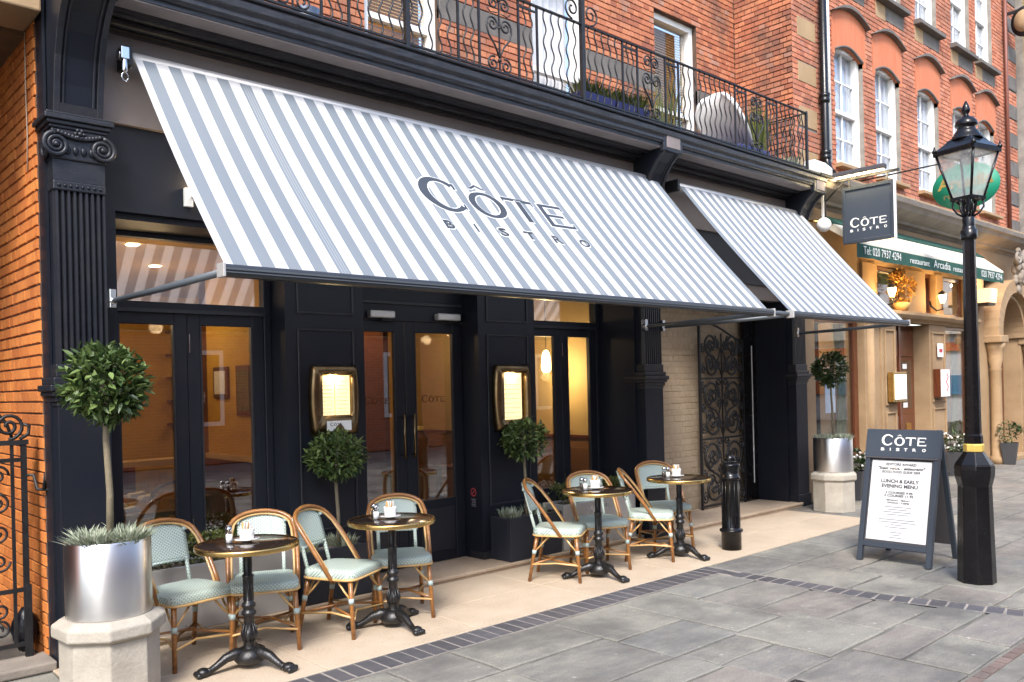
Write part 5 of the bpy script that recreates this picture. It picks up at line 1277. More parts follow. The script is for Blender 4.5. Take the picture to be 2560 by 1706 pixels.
LX, LY = 7.45, 2.58
lp = thing('lamp_post', 'black and gold traditional street lamp post with glazed lantern', 'lamp post', (LX, LY, 0))
o8 = R(203.5)
MB().lathe([(.146, 0), (.144, .02), (.128, .74), (.127, .78), (.147, .86), (.151, .92), (.146, .955)], 8, (LX, LY), False, o8).build('base', M['gloss_black'], lp, .006)
MB().lathe([(.146, .955), (.074, 1.06)], 8, (LX, LY), False, o8).build('base_shoulder', M['gloss_black'], lp, .004)
MB().lathe([(.076, 1.06), (.078, 1.07), (.078, 1.115), (.072, 1.125)], 8, (LX, LY), False, o8).build('gold_band', M['gold'], lp, .003)
MB().lathe([(.070, 1.125), (.067, 1.19), (.062, 1.195), (.058, 1.21)], 8, (LX, LY), False, o8).build('collar', M['gloss_black'], lp)
MB().lathe([(.060, 1.21), (.047, 2.78), (.054, 2.79), (.054, 2.80)], 8, (LX, LY), False, o8).build('shaft', M['gloss_black'], lp)
MB().lathe([(.060, 2.79), (.062, 2.80), (.062, 2.86), (.050, 2.87), (.046, 2.90), (.046, 2.96), (.030, 2.985), (.018, 3.0), (.016, 3.11)], 20, (LX, LY)).build('ladder_collar', M['gloss_black'], lp)
LR = Matrix.Translation((LX, LY, 0)) @ Matrix.Rotation(R(75.6), 4, 'Z')
for k in range(4):
    a = math.pi / 4 + k * math.pi / 2; c, s = math.cos(a), math.sin(a)
    q = [(0.03, 2.97), (.08, 3.0), (.115, 3.05), (.11, 3.10), (.085, 3.115)]
    MB().tube([LR @ Vector((r_ * c, r_ * s, z)) for r_, z in q], .008, 6).tube([LR @ Vector((r_ * math.cos(a + .78), r_ * math.sin(a + .78), z)) for r_, z in [(.03, 2.97), (.06, 3.02), (.07, 3.08), (.10, 3.11)]], .010, 6).build('support_scroll', M['gloss_black'], lp)
Z0, Z1, H0, H1 = 3.115, 3.49, .079, .162
def ring_sq(mb, h, t, z0, z1):
    mb.box(-h - t, h + t, -h - t, -h + t, z0, z1, LR).box(-h - t, h + t, h - t, h + t, z0, z1, LR).box(-h - t, -h + t, -h + t, h - t, z0, z1, LR).box(h - t, h + t, -h + t, h - t, z0, z1, LR)
m = MB(); ring_sq(m, H0, .014, Z0 - .012, Z0 + .016); m.build('lower_frame', M['gloss_black'], lp)
m = MB(); ring_sq(m, H1, .016, Z1 - .012, Z1 + .022); m.build('upper_frame', M['gloss_black'], lp)
for sx, sy in ((1, 1), (1, -1), (-1, 1), (-1, -1)):
    MB().tube([LR @ Vector((sx * H0, sy * H0, Z0)), LR @ Vector((sx * H1, sy * H1, Z1))], .0105, 6).build('glazing_bar', M['gloss_black'], lp)
    MB().lathe([(.016, Z1 + .02), (.022, Z1 + .034), (.010, Z1 + .05), (.004, Z1 + .075)], 8, (0, 0), M=LR @ Matrix.Translation((sx * (H1 + .008), sy * (H1 + .008), 0))).build('corner_crest', M['gloss_black'], lp)
for k in range(4):
    Rk = LR @ Matrix.Rotation(k * math.pi / 2, 4, 'Z')
    MB().add([Rk @ Vector(v) for v in ((-H0, -H0, Z0), (H0, -H0, Z0), (H1, -H1, Z1), (-H1, -H1, Z1))], [(0, 1, 2, 3)]).build('pane', M['lantern_glass'], lp)
MB().lathe([(.238, Z1 + .022), (.240, Z1 + .03), (.165, Z1 + .085), (.135, Z1 + .115)], 4, (0, 0), False, math.pi / 4, LR).build('roof', M['gloss_black'], lp)
MB().lathe([(.120, Z1 + .105), (.122, Z1 + .118), (.108, Z1 + .125), (.108, Z1 + .14), (.094, Z1 + .147), (.094, Z1 + .162), (.075, Z1 + .185), (.062, Z1 + .215), (.085, Z1 + .222), (.086, Z1 + .232), (.078, Z1 + .26), (.055, Z1 + .285), (.026, Z1 + .30), (.018, Z1 + .315), (.030, Z1 + .335), (.033, Z1 + .352), (.024, Z1 + .385), (.006, Z1 + .425)], 24, (LX, LY)).build('finial', M['gloss_black'], lp)
MB().box(-H1 + .03, H1 - .03, -H1 + .03, H1 - .03, Z1 - .008, Z1 - .002, LR).build('reflector', M['white_paint'], lp)
MB().lathe([(.03, Z1 - .09), (.045, Z1 - .06), (.05, Z1 - .01)], 14, (LX, LY)).build('lamp_holder', M['silver'], lp)

ab = thing('menu_board', 'slate grey A-frame menu board standing on the pavement', 'A-board', (7.9, 3.33, 0))
AX0, AX1, ZA = 7.655, 8.265, 1.19; Y0, Y1 = 3.02, 3.68; XT = 7.965
def lean(z): return AX0 + (XT - AX0) * z / ZA
dz = Vector((XT - AX0, 0, ZA)).normalized(); nrm = Vector((-dz.z, 0, dz.x))
def board_box(name, ya, yb, s0, s1, t0, t1, mat, par=ab, bev=.003):
    O_ = Vector((AX0, 0, 0)); m = MB(); V = []
    for y in (ya, yb):
        for s in (s0, s1):
            for t in (t0, t1): V.append(O_ + Vector((0, y, 0)) + dz * s + nrm * t)
    m.add(V, [(0, 1, 3, 2), (4, 6, 7, 5), (0, 4, 5, 1), (2, 3, 7, 6), (0, 2, 6, 4), (1, 5, 7, 3)]); return m.build(name, mat, par, bev, 1)
SL = ZA / dz.z
board_box('leg_post', Y0, Y0 + .045, 0, SL - .26, -.03, .02, M['frame_grey']); board_box('leg_post', Y1 - .045, Y1, 0, SL - .26, -.03, .02, M['frame_grey'])
board_box('header', Y0 - .006, Y1 + .006, SL - .26, SL, -.032, .026, M['slate'])
board_box('header_lip', Y0 - .003, Y1 + .003, SL - .275, SL - .26, -.03, .03, M['ink'])
board_box('lower_rail', Y0 + .045, Y1 - .045, .135, .185, -.028, .016, M['frame_grey'])
board_box('back_panel', Y0 + .045, Y1 - .045, .185, SL - .275, -.020, -.002, M['ink'])
post = board_box('poster', Y0 + .062, Y1 - .062, .205, SL - .29, -.001, .002, M['paper'], bev=0)
board_box('poster_cover', Y0 + .058, Y1 - .058, .20, SL - .285, .006, .009, M['glass_clear'], bev=0)
# rear leaf
rz_ = Vector((XT - AX1, 0, ZA)).normalized(); m = MB()
def rear_box(name, ya, yb, s0, s1, mat):
    V = []; n2 = Vector((rz_.z, 0, -rz_.x)); m = MB()
    for y in (ya, yb):
        for s in (s0, s1):
            for t in (-.012, .022): V.append(Vector((AX1, y, 0)) + rz_ * s + n2 * t)
    m.add(V, [(0, 1, 3, 2), (4, 6, 7, 5), (0, 4, 5, 1), (2, 3, 7, 6), (0, 2, 6, 4), (1, 5, 7, 3)]); m.build(name, mat, ab, .003, 1)
rear_box('leg_post', Y0, Y0 + .045, 0, SL, M['frame_grey']); rear_box('leg_post', Y1 - .045, Y1, 0, SL, M['frame_grey']); rear_box('rear_panel', Y0 + .045, Y1 - .045, .14, SL - .01, M['ink'])
MB().box(lean(.95) + .03, AX1 - (AX1 - XT) * .95 / ZA - .01, Y0 + .02, Y0 + .025, .94, .955).build('stay', M['chrome'], ab)
bo_ = lambda y, s, t=.0: Vector((AX0, y, 0)) + dz * s + nrm * t
xdv = Vector((0, -1, 0))
logo(ab, bo_(Y1 - .145, SL - .150, .027), xdv, dz, .40, M['letter_white'], .0012, gap=.10, sub_h=.085)
def line(txt, s, h, w=None, mat='ink', sh=0.0): place2d(text2d(txt, w * 1.05, h * 1.18, .038, sh), 'print_line', M[mat], ab, bo_((Y0 + Y1) / 2, s, .0025), xdv, dz, .0012)
S1 = SL - .29
line('EDITORS AWARD', S1 - .045, .019, .26); line('"best value restaurant"', S1 - .082, .021, .40, 'ink', .25); line('GOOD FOOD GUIDE 2009', S1 - .115, .018, .33)
board_box('print_rule', Y0 + .16, Y1 - .16, S1 - .150, S1 - .148, .002, .0032, M['ink_pale'], post, 0)
line('LUNCH & EARLY', S1 - .205, .026, .325); line('EVENING MENU', S1 - .250, .026, .31)
line('2 COURSES 9.95', S1 - .305, .017, .235); line('3 COURSES 11.95', S1 - .333, .017, .25); line('MONDAY - FRIDAY', S1 - .372, .012, .20); line('12NOON - 7.00PM', S1 - .395, .012, .19)
for k, w_ in enumerate((.24, .17, .25, .20, 0, .33, .33, .10, .20, 0, .10, .08, .11)):
    if w_: board_box('print_line', (Y0 + Y1) / 2 - w_ / 2, (Y0 + Y1) / 2 + w_ / 2, S1 - .43 - .023 * k, S1 - .4235 - .023 * k, .002, .0032, M['ink_pale'], post, 0)

hs = thing('hanging_sign', 'slate grey hanging sign on a bracket with strip light above', 'sign', (10.95, 5.3, 3.45))
SX = 10.95
bx('board', M['slate'], hs, SX - .02, SX + .02, 4.66, 5.34, 3.455, 4.20, .003)
m = MB()
for a in ((4.66, 4.70, 3.455, 4.20), (5.30, 5.34, 3.455, 4.20), (4.70, 5.30, 3.455, 3.50), (4.70, 5.30, 4.155, 4.20)): m.box(SX - .035, SX - .02, a[0], a[1], a[2], a[3])
m.build('frame', M['frame_grey'], hs, .003, 1)
bx('edge_strip', M['white_paint'], hs, SX - .034, SX + .026, 4.650, 4.659, 3.455, 4.205)
logo(hs, Vector((SX - .021, 5.235, 3.665)), (0, -1, 0), (0, 0, 1), .48, M['letter_white'], .002, gap=.09, sub_h=.09)
MB().box(SX - .02, SX + .02, 4.60, 5.60, 4.30, 4.33).box(SX - .012, SX + .012, 5.585, 5.62, 3.85, 4.45).tube([(SX, 5.58, 4.08), (SX, 5.32, 4.30)], .012, 6).build('bracket', M['iron'], hs)
for y_ in (4.75, 5.25): MB().box(SX - .006, SX + .006, y_ - .008, y_ + .008, 4.20, 4.30).build('hanger', M['iron'], hs)
MB().box(SX - .16, SX - .06, 4.72, 5.46, 4.335, 4.40).build('light_hood', M['ink'], hs, .015)
MB().tube([(SX - .11, 4.74, 4.33), (SX - .11, 5.42, 4.33)], .013, 8).build('strip_light', M['tube_on'], hs)
for k in range(5): light('strip_lamp', (SX - .11, 4.8 + k * .14, 4.30), .8, (1, .8, .45), .02, hs)
bx('post_plate', M['skyplate'], hs, SX - .03, SX + .03, 5.60, 5.63, 3.75, 4.42); 

# ================================================================== wall fittings
def menu_case(x0, x1, z0, z1, which, card):
    t = thing('menu_case', 'brass framed lit menu case on the pier %s of the entrance' % which, 'menu case', ((x0 + x1) / 2, 6.1100, z0), 'lit menu cases by the entrance')
    xc, zc = (x0 + x1) / 2, (z0 + z1) / 2; hw, hh = (x1 - x0) / 2, (z1 - z0) / 2
    def outline(f, bulge, n=10):
        p = []
        for k in range(n): t_ = -1 + 2 * k / n; p.append((xc + hw * f * t_, zc - hh * f))
        for k in range(n): t_ = -1 + 2 * k / n; p.append((xc + hw * f + bulge * (1 - t_ * t_), zc + hh * f * t_))
        for k in range(n): t_ = 1 - 2 * k / n; p.append((xc + hw * f * t_, zc + hh * f))
        for k in range(n): t_ = 1 - 2 * k / n; p.append((xc - hw * f - bulge * (1 - t_ * t_), zc + hh * f * t_))
        return p
    A_ = outline(.94, .02); B_ = outline(.97, .022); C_ = outline(.90, .018); n = len(A_)
    def rect(px, n=10):
        p = []; a, b, c, d = px
        for k in range(n): p.append((a + (b - a) * k / n, c))
        for k in range(n): p.append((b, c + (d - c) * k / n))
        for k in range(n): p.append((b - (b - a) * k / n, d))
        for k in range(n): p.append((a, d - (d - c) * k / n))
        return p
    I_ = rect((x0 + .075, x1 - .06, z0 + .10 + (.06 if card else 0), z1 - .085))
    def yc(x): return .045 * (1 - ((x - xc) / hw) ** 2)
    loops = [[(x, 6.1200, z) for x, z in A_], [(x, 6.0750, z) for x, z in B_], [(x, 6.0500 - yc(x), z) for x, z in C_], [(x, 6.0550 - yc(x), z) for x, z in I_], [(x, 6.0950, z) for x, z in I_]]
    m = MB(); m.add([v for l in loops for v in l], [(i*n+k, i*n+(k+1) % n, (i+1)*n+(k+1) % n, (i+1)*n+k) for i in range(4) for k in range(n)], True); m.build('brass_frame', M['brass_old'], t)
    a, b, c, d = x0 + .075, x1 - .06, z0 + .10 + (.06 if card else 0), z1 - .085
    bx('back_board', M['brass'], t, a - .01, b + .01, 6.0960, 6.1020, c - .01, d + .01)
    pw_ = (b - a - .012) / 2
    for k, (p0, p1) in enumerate(((a + .004, a + .002 + pw_), (a + .010 + pw_, b - .004)) if card else ((a + .01, b - .035),)):
        pg = bx('menu_page', M['menu_glow'], t, p0, p1, 6.0900, 6.0940, c + .008, d - .008)
        for j in range(9):
            zz = c + .03 + j * (d - c - .06) / 9; MB().box(p0 + .02 + .006 * (j % 3), p1 - .02 - .008 * (j % 2), 6.0888, 6.0898, zz, zz + .003).build('print_line', M['sachet_tan'], pg)
    light('case_lamp', (xc, 6.0550, d - .02), .7, (1, .75, .40), .02, t)
    if card:
        cd = bx('name_card', M['paper'], t, a + .02, b - .045, 6.0080, 6.0110, z0 + .045, z0 + .125)
        place2d(logo2d(.11), 'card_lettering', M['ink'], cd, (a + .05, 6.0075, z0 + .085), (1, 0, 0), (0, 0, 1), .0008)
menu_case(3.40, 3.825, 1.31, 1.895, 'left', True); menu_case(5.35, 5.80, 1.25, 1.90, 'right', False)
wlp = thing('wall_light', 'white up and down wall light beneath the left end of the awning', 'lamp', (2.38, 5.87, 3.02))
bx('base', M['white_paint'], wlp, 2.335, 2.395, 5.855, 5.884, 2.98, 3.11, .004)
MB().lathe([(.036, 0), (.036, .17)], 18, M=Matrix.Translation((2.375, 5.80, 3.085)) @ Matrix.Rotation(R(90), 4, 'Y')).build('barrel', M['skyplate'], wlp)
MB().tube([(2.39, 5.855, 3.05), (2.39, 5.80, 3.06)], .014, 8).build('stem', M['white_paint'], wlp)
light('wall_lamp', (2.46, 5.83, 3.16), 2.2, (1, .70, .40), .03, wlp)

# ---- things on the balcony
tr = thing('balcony_trough', 'dark blue trough of green plants on the balcony', 'planter', (6.6, 5.62, 4.34))
m = MB()
for x0, x1 in ((6.08, 6.58), (6.60, 7.12)): m.prism([(x0 + .03, 5.55, 4.345), (x1 - .03, 5.55, 4.345), (x1, 5.53, 4.52), (x0, 5.53, 4.52)], (0, .18, 0))
m.build('trough', M['blue_pot'], tr, .008)
for k in range(7): tuft((6.16 + .145 * k, 5.62, 4.50), .10, .16, 110, M['box_leaf'], 'foliage', tr, 80 + k, .009)
sw = thing('balcony_chair', 'cream shell armchair with dark blue base on the balcony', 'chair', (9.65, 6.2, 4.34))
m = MB(); n, k_ = 16, 10; V = []
for j in range(k_ + 1):
    t = j / k_; ang = -.95 + 1.35 * t
    for i in range(n + 1):
        a = -1.3 + 2.6 * i / n; w = .36 * math.sqrt(max(.02, 1 - (2 * t - 1) ** 2 * .75)); V.append((9.70 - .42 + .62 * t * t + .10 * math.cos(a * 1.1) - .1, 6.15 + w * math.sin(a), 5.27 - .62 * t + .06 * math.cos(a)))
m.add(V, [(j*(n+1)+i, j*(n+1)+i+1, (j+1)*(n+1)+i+1, (j+1)*(n+1)+i) for j in range(k_) for i in range(n)], True)
o = m.build('shell', M['fabric_cream'], sw); sm = o.modifiers.new('solid', 'SOLIDIFY'); sm.thickness = .05
MB().box(9.32, 10.05, 5.85, 6.45, 4.34, 4.66).build('base', M['blue_pot'], sw, .04)
bp_ = thing('potted_shrub', 'wispy yellow-green shrub in a blue pot at the balcony end', 'plant', (10.02, 6.05, 4.34))
MB().lathe([(.10, 4.335), (.13, 4.5), (.14, 4.62), (.12, 4.62)], 20, (10.02, 6.05), top=False).build('pot', M['blue_pot'], bp_)
tuft((10.02, 6.05, 4.6), .16, .75, 150, M['box_leaf'], 'foliage', bp_, 91, .007, .45); 
sb = thing('potted_shrub', 'tall feathery shrub between the upper windows behind the railing', 'plant', (8.9, 6.7, 4.34))
MB().lathe([(.12, 4.335), (.16, 4.6), (.15, 4.6)], 20, (8.9, 6.7), top=False).build('pot', M['terracotta_dark'], sb); tuft((8.9, 6.7, 4.55), .2, 1.1, 110, M['box_leaf'], 'foliage', sb, 92, .006, .4)
bk_ = thing('metal_bucket', 'ribbed pale metal bucket behind the left end of the railing', 'bucket', (3.25, 5.75, 4.34))
MB().lathe([(.085, 4.335), (.10, 4.42), (.096, 4.425), (.106, 4.47), (.102, 4.475), (.115, 4.55), (.105, 4.55)], 24, (3.25, 5.75), top=False).build('bucket', M['chrome'], bk_)
tuft((10.05, 5.62, 4.34), .16, .2, 140, M['lavender'], 'foliage', thing('trailing_plant', 'trailing greenery at the right corner of the balcony', 'plant', (10.05, 5.62, 4.34)), 93, .01)
fl = thing('floodlight', 'white boxed floodlight at the right end of the balcony', 'lamp', (10.75, 5.55, 4.35))
MB().extx([(5.40, 4.36), (5.40, 4.46), (5.50, 4.56), (5.66, 4.56), (5.66, 4.36)], 10.50, 10.80).build('housing', M['white_paint'], fl, .01); bx('bracket', M['iron'], fl, 10.46, 10.84, 5.38, 5.68, 4.32, 4.358)

# ================================================================== neighbouring restaurant building
rb = thing('restaurant_building', 'bright red brick building with stone restaurant front next door', 'building', (15.5, 6.0, 0))
RW = 6.15
win1 = [(12.45, 13.40), (13.82, 14.76), (15.48, 16.42), (17.08, 18.00), (18.38, 19.31)]
win2 = [(12.45, 13.40), (13.95, 14.88), (15.48, 16.42), (17.12, 18.06), (18.38, 19.31)]
h1 = [(a, b, 4.95, 6.86) for a, b in win1]; h2 = [(a, b, 7.95, 9.95) for a, b in win2]
gx_ = [(a - .08, b + .08, 6.62, 7.27) for a, b in win1]
qz = [4.70, 5.33, 5.97, 6.62, 7.26, 7.9, 8.54]
qs = [(11.34, 11.86, z, z + .285) for z in qz]; q2 = [(20.02, 20.74, z, z + .30) for z in [4.7 + .62 * k for k in range(10)]]
mb = MB(); holes_wall(mb, 11.215, 20.75, 4.40, 11.2, h1 + h2, lambda m, a, b, p, q: m.box(a, b, RW + .012, RW + .30, p, q))
rwall = mb.build('upper_wall', M['mortar'], rb)
brick_wall(rwall, (0, RW + .012, 0), (1, 0, 0), (0, -1, 0), 11.20, 20.75, 4.62, 11.2, M['brick_right'], h1 + h2 + gx_ + qs + q2, 200)
rret = MB().box(11.215, 11.5, RW + .02, 7.11, 4.34, 9.5).build('return_wall', M['mortar_dark'], rb)
brick_wall(rret, (11.215, 0, 0), (0, 1, 0), (-1, 0, 0), RW + .012, 7.10, 4.34, 9.4, M['brick_red'], (), 90)
for a, b, c, d in qs: bx('quoin_stone', M['stone'], rb, a, b, RW - .004, RW + .05, c, d, .008)
for a, b, c, d in q2: bx('quoin_stone', M['stone_band'], rb, a, b, RW - .012, RW + .05, c, d, .008)
for (a, b) in win1:
    sash(rb, a + .005, b - .005, 4.96, 6.86, RW + .10, back=M['curtain_white'], mid=5.82, fr=.10, cy=.095)
    n = 14; low = [(a - .0 + (b - a) * k / n, 6.70 + .13 * math.sin(math.pi * k / n)) for k in range(n + 1)]
    top = [(b + .08 - (b - a + .16) * k / n, 7.25 + .15 * math.sin(math.pi * k / n)) for k in range(n + 1)]
    MB().prism([(x, RW - .006, z) for x, z in [(a - .08, 6.62), (a, 6.62)] + low + [(b, 6.62), (b + .08, 6.62)] + top], (0, .12, 0)).build('gauged_arch', M['gauged'], rb)
    MB().tube([(a + (b - a) * k / n, RW + .01, 6.70 + .13 * math.sin(math.pi * k / n)) for k in range(n + 1)], .022, 6).build('arch_edge', M['stone_band'], rb)
    m = MB()
    out = [(b + .14 - (b - a + .28) * k / n, 7.24 + .20 * math.sin(math.pi * k / n)) for k in range(n + 1)]; inn = [(a - .12 + (b - a + .24) * k / n, 7.24 + .145 * math.sin(math.pi * k / n)) for k in range(n + 1)]
    m.prism([(x, RW - .09, z) for x, z in inn + out], (0, .10, 0)); m.build('hood_mould', M['stone_band'], rb, .006)
    MB().extx([(RW - .12, 4.885), (RW - .12, 4.93), (RW - .10, 4.945), (RW + .12, 4.96), (RW + .12, 4.885)], a - .06, b + .06).build('window_sill', M['stone'], rb, .004)
for (a, b) in win2:
    sash(rb, a + .005, b - .005, 7.96, 9.95, RW + .10, back=M['curtain_white'], mid=8.9, fr=.10, cy=.095)
    MB().extx([(RW - .13, 7.86), (RW - .13, 7.92), (RW - .11, 7.945), (RW + .12, 7.958), (RW + .12, 7.86)], a - .08, b + .10).build('window_sill', M['stone_band'], rb, .006)
    bx('sill_block', M['stone'], rb, a - .06, a + .30, RW - .004, RW + .02, 7.60, 7.859); bx('sill_block', M['stone_band'], rb, a + .30, b + .08, RW - .005, RW + .02, 7.62, 7.859)
dp = thing('drainpipe', 'black cast iron drainpipe at the corner of the brick building', 'pipe', (11.95, 6.03, 4.5))
MB().tube([(11.92, 6.06, 9.6), (11.92, 6.06, 4.95), (11.90, 6.02, 4.78), (11.80, 5.92, 4.66), (11.70, 5.85, 4.62)], .058, 14).build('pipe', M['gloss_black'], dp)
for z in (8.0, 5.82, 4.98): MB().lathe([(.058, z - .09), (.075, z - .08), (.078, z - .03), (.066, z - .02), (.078, z + .0), (.080, z + .05), (.06, z + .06)], 16, (11.92, 6.06)).build('collar', M['gloss_black'], dp)
MB().lathe([(.03, 4.9), (.03, 9.6)], 12, (12.12, 6.09)).build('white_pipe', M['white_paint'], thing('soil_pipe', 'thin white pipe beside the black drainpipe', 'pipe', (12.12, 6.09, 4.9)))
dp2 = thing('drainpipe', 'dark narrow drainpipe beside the banded stone pier at far right', 'pipe', (19.9, 6.05, 4.6))
MB().lathe([(.04, 4.6), (.04, 11)], 12, (19.93, 6.09)).build('pipe', mk('brown_pipe', (.16, .05, .03), .5), dp2)
ck = thing('projecting_clock', 'dark oval framed projecting sign high on the far pier', 'sign', (20.3, 5.9, 9.0))
MB().lathe([(.02, -.05), (.30, -.05), (.32, 0), (.30, .05), (.02, .05)], 24, M=Matrix.Translation((20.1, 5.78, 9.08)) @ Matrix.Rotation(R(90), 4, 'Y') @ Matrix.Diagonal((1, .8, 1, 1))).build('frame', M['iron'], ck)
MB().lathe([(.02, -.06), (.23, -.06), (.23, .06), (.02, .06)], 24, M=Matrix.Translation((20.1, 5.78, 9.08)) @ Matrix.Rotation(R(90), 4, 'Y') @ Matrix.Diagonal((1, .8, 1, 1))).build('face', M['stone'], ck)
MB().box(20.08, 20.12, 5.85, 6.14, 9.3, 9.36).build('arm', M['iron'], ck)

# ---- stone ground floor
def stone_box(*a, name='stone_front', mat='stone', bev=.006): return bx(name, M[mat], rb, *a, bev)
stone_box(10.66, 12.45, 5.84, 6.6, 2.56, 4.06, name='fascia'); stone_box(12.45, 17.05, 5.84, 6.6, 3.42, 4.06, name='fascia'); stone_box(17.05, 20.75, 5.84, 6.6, 3.55, 4.06, name='fascia')
crn = [(6.14, 4.06), (5.84, 4.06), (5.80, 4.10), (5.74, 4.11), (5.72, 4.15), (5.62, 4.19), (5.50, 4.24), (5.46, 4.30), (5.42, 4.31), (5.40, 4.38), (5.44, 4.40), (6.14, 4.58)]
MB().extx(crn, 10.67, 20.75).build('stone_cornice', M['stone_grey'], rb, .004)
stone_box(10.67, 20.75, 6.02, 6.149, 4.585, 4.72, name='string_course')
for k in range(12):      # lead rolls on the weathered slope
    x = 11.2 + k * .8; MB().tube([(x, 5.46, 4.415), (x, 6.1, 4.575)], .012, 6).build('lead_roll', M['stone_grey'], rb)
stone_box(10.66, 10.97, 5.80, 6.6, 0, 2.56, name='pier')
stone_box(10.97, 12.40, 5.80, 6.05, 0, .48, name='stall_riser', mat='stone_grey'); stone_box(10.97, 12.42, 5.74, 5.95, .481, .53, name='shop_sill', mat='stone_grey')
def shopwin(x0, x1, z0, z1, Y):
    w = MB().box(x0, x0 + .05, Y, Y + .08, z0, z1).box(x1 - .12, x1, Y, Y + .08, z0, z1).box(x0 + .05, x1 - .12, Y + .001, Y + .08, z1 - .07, z1).box(x0 + .05, x1 - .12, Y + .001, Y + .08, z0, z0 + .06).build('shop_window', M['wood_red'], rb, .004)
    MB().box(x0 + .05, x1 - .12, Y + .03, Y + .038, z0 + .06, z1 - .07).build('pane', M['glass_dark'], w)
    n = 24; g = MB(); xa, xb = x1 - .42, x1 - .12
    pts = [(xa + (xb - xa) * k / n, Y + .16 + .03 * math.sin(k * 1.9)) for k in range(n + 1)]
    m_ = 10; V = []
    for j in range(m_ + 1):
        t = j / m_
        for k, (px, py) in enumerate(pts): V.append((xb - (xb - px) * (1 - .45 * math.sin(math.pi * t) ** 2), py, z0 + .06 + (z1 - z0 - .13) * t))
    g.add(V, [(j*(n+1)+k, j*(n+1)+k+1, (j+1)*(n+1)+k+1, (j+1)*(n+1)+k) for j in range(m_) for k in range(n)], True); g.build('curtain', M['curtain_gold'], w)
    return w
w1_ = shopwin(10.97, 12.40, .53, 2.56, 5.88); w2_ = shopwin(15.42, 16.80, .55, 2.56, 5.88)
stone_box(15.40, 16.82, 5.80, 6.05, 0, .50, name='stall_riser', mat='stone_grey'); stone_box(15.40, 16.84, 5.74, 5.95, .501, .55, name='shop_sill', mat='stone_grey')
for k, (x_, z_, w_, h_, mt) in enumerate(((11.62, 1.40, .30, .42, 'paper'),)):
    bx('window_notice', M[mt], w1_, x_ - w_ / 2, x_ + w_ / 2, 5.925 + .002 * k, 5.926 + .002 * k, z_ - h_ / 2, z_ + h_ / 2)
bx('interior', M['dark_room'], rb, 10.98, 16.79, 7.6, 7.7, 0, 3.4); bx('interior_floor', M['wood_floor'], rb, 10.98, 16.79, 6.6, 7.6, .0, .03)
light('interior_lamp', (11.7, 6.8, 2.3), 14, (1, .72, .40), .1, rb); light('interior_lamp', (16.0, 6.8, 2.3), 14, (1, .72, .40), .1, rb)
# piers around the door
stone_box(12.41, 12.90, 5.77, 6.5, 0, 2.54, name='pier'); MB().lathe([(.075, .0), (.075, 2.53)], 16, (12.56, 5.775)).build('engaged_shaft', M['stone'], rb)
def panel_pier(x0, x1):
    p = stone_box(x0, x1, 5.74, 6.5, 0, 2.54, name='pier')
    for z0, z1 in ((.25, 1.15), (1.25, 2.42)):
        MB().box(x0 + .08, x1 - .08, 5.715, 5.74, z0, z0 + .03).box(x0 + .08, x1 - .08, 5.715, 5.74, z1 - .03, z1).box(x0 + .08, x0 + .11, 5.715, 5.7395, z0 + .03, z1 - .03).box(x1 - .11, x1 - .08, 5.715, 5.7395, z0 + .03, z1 - .03).build('panel_moulding', M['stone'], p, .004, 1)
    return p
p1_ = panel_pier(12.905, 13.42); p2_ = panel_pier(14.70, 15.39)
led = [(5.90, 2.545), (5.72, 2.545), (5.70, 2.58), (5.62, 2.60), (5.58, 2.65), (5.58, 2.70), (5.90, 2.71)]
MB().extx(led, 12.42, 15.42).build('ledge', M['stone'], rb, .004); MB().extx([(y + .08 if y < 5.9 else y, z) for y, z in led], 15.421, 16.85).build('ledge', M['stone'], rb, .004)
dr = bx('restaurant_door', M['wood_red'], rb, 13.43, 14.69, 6.0, 6.06, 0.02, 2.54)
for xa, xb in ((13.50, 14.02), (14.10, 14.62)):
    bx('door_panel', M['wood_red'], dr, xa, xb, 5.975, 5.9999, .15, .62, .01); bx('door_panel', M['wood_red'], dr, xa, xb, 5.975, 5.9999, .68, 1.05, .01)
    bx('door_glass', M['glass_dark'], dr, xa + .06, xb - .06, 5.990, 5.9985, 1.16, 1.95); bx('door_panel', M['wood_red'], dr, xa, xb, 5.975, 5.9999, 2.02, 2.45, .01)
bx('door_stop', M['wood_red'], dr, 14.035, 14.085, 5.96, 5.9995, .02, 2.54)
for k, (z_, mt) in enumerate(((1.86, 'paper'), (1.45, 'poster_blue'), (1.32, 'poster_blue'), (1.22, 'paper'))): bx('door_sticker', M[mt], dr, 14.22, 14.38, 5.9870, 5.9885, z_ - .045, z_ + .035)
bx('letter_plate', M['brass'], dr, 14.28, 14.46, 5.965, 5.9745, .80, .92, .004)
# transom storey above the ledge
for x0, x1 in ((12.45, 12.95), (13.95, 14.75), (15.2, 15.5), (16.6, 17.05)): stone_box(x0, x1, 5.80, 6.5, 2.711, 3.419, name='transom_pier')
for x0, x1 in ((12.95, 13.95), (14.75, 15.2), (15.5, 16.6)):
    w = MB().box(x0, x1, 5.90, 5.96, 2.712, 2.77).box(x0, x1, 5.90, 5.96, 3.36, 3.418).box(x0, x0 + .05, 5.901, 5.96, 2.77, 3.36).box(x1 - .05, x1, 5.901, 5.96, 2.77, 3.36).build('transom_light', M['wood_red'], rb)
    MB().box(x0 + .05, x1 - .05, 5.93, 5.936, 2.77, 3.36).build('pane', M['glass_dark'], w)
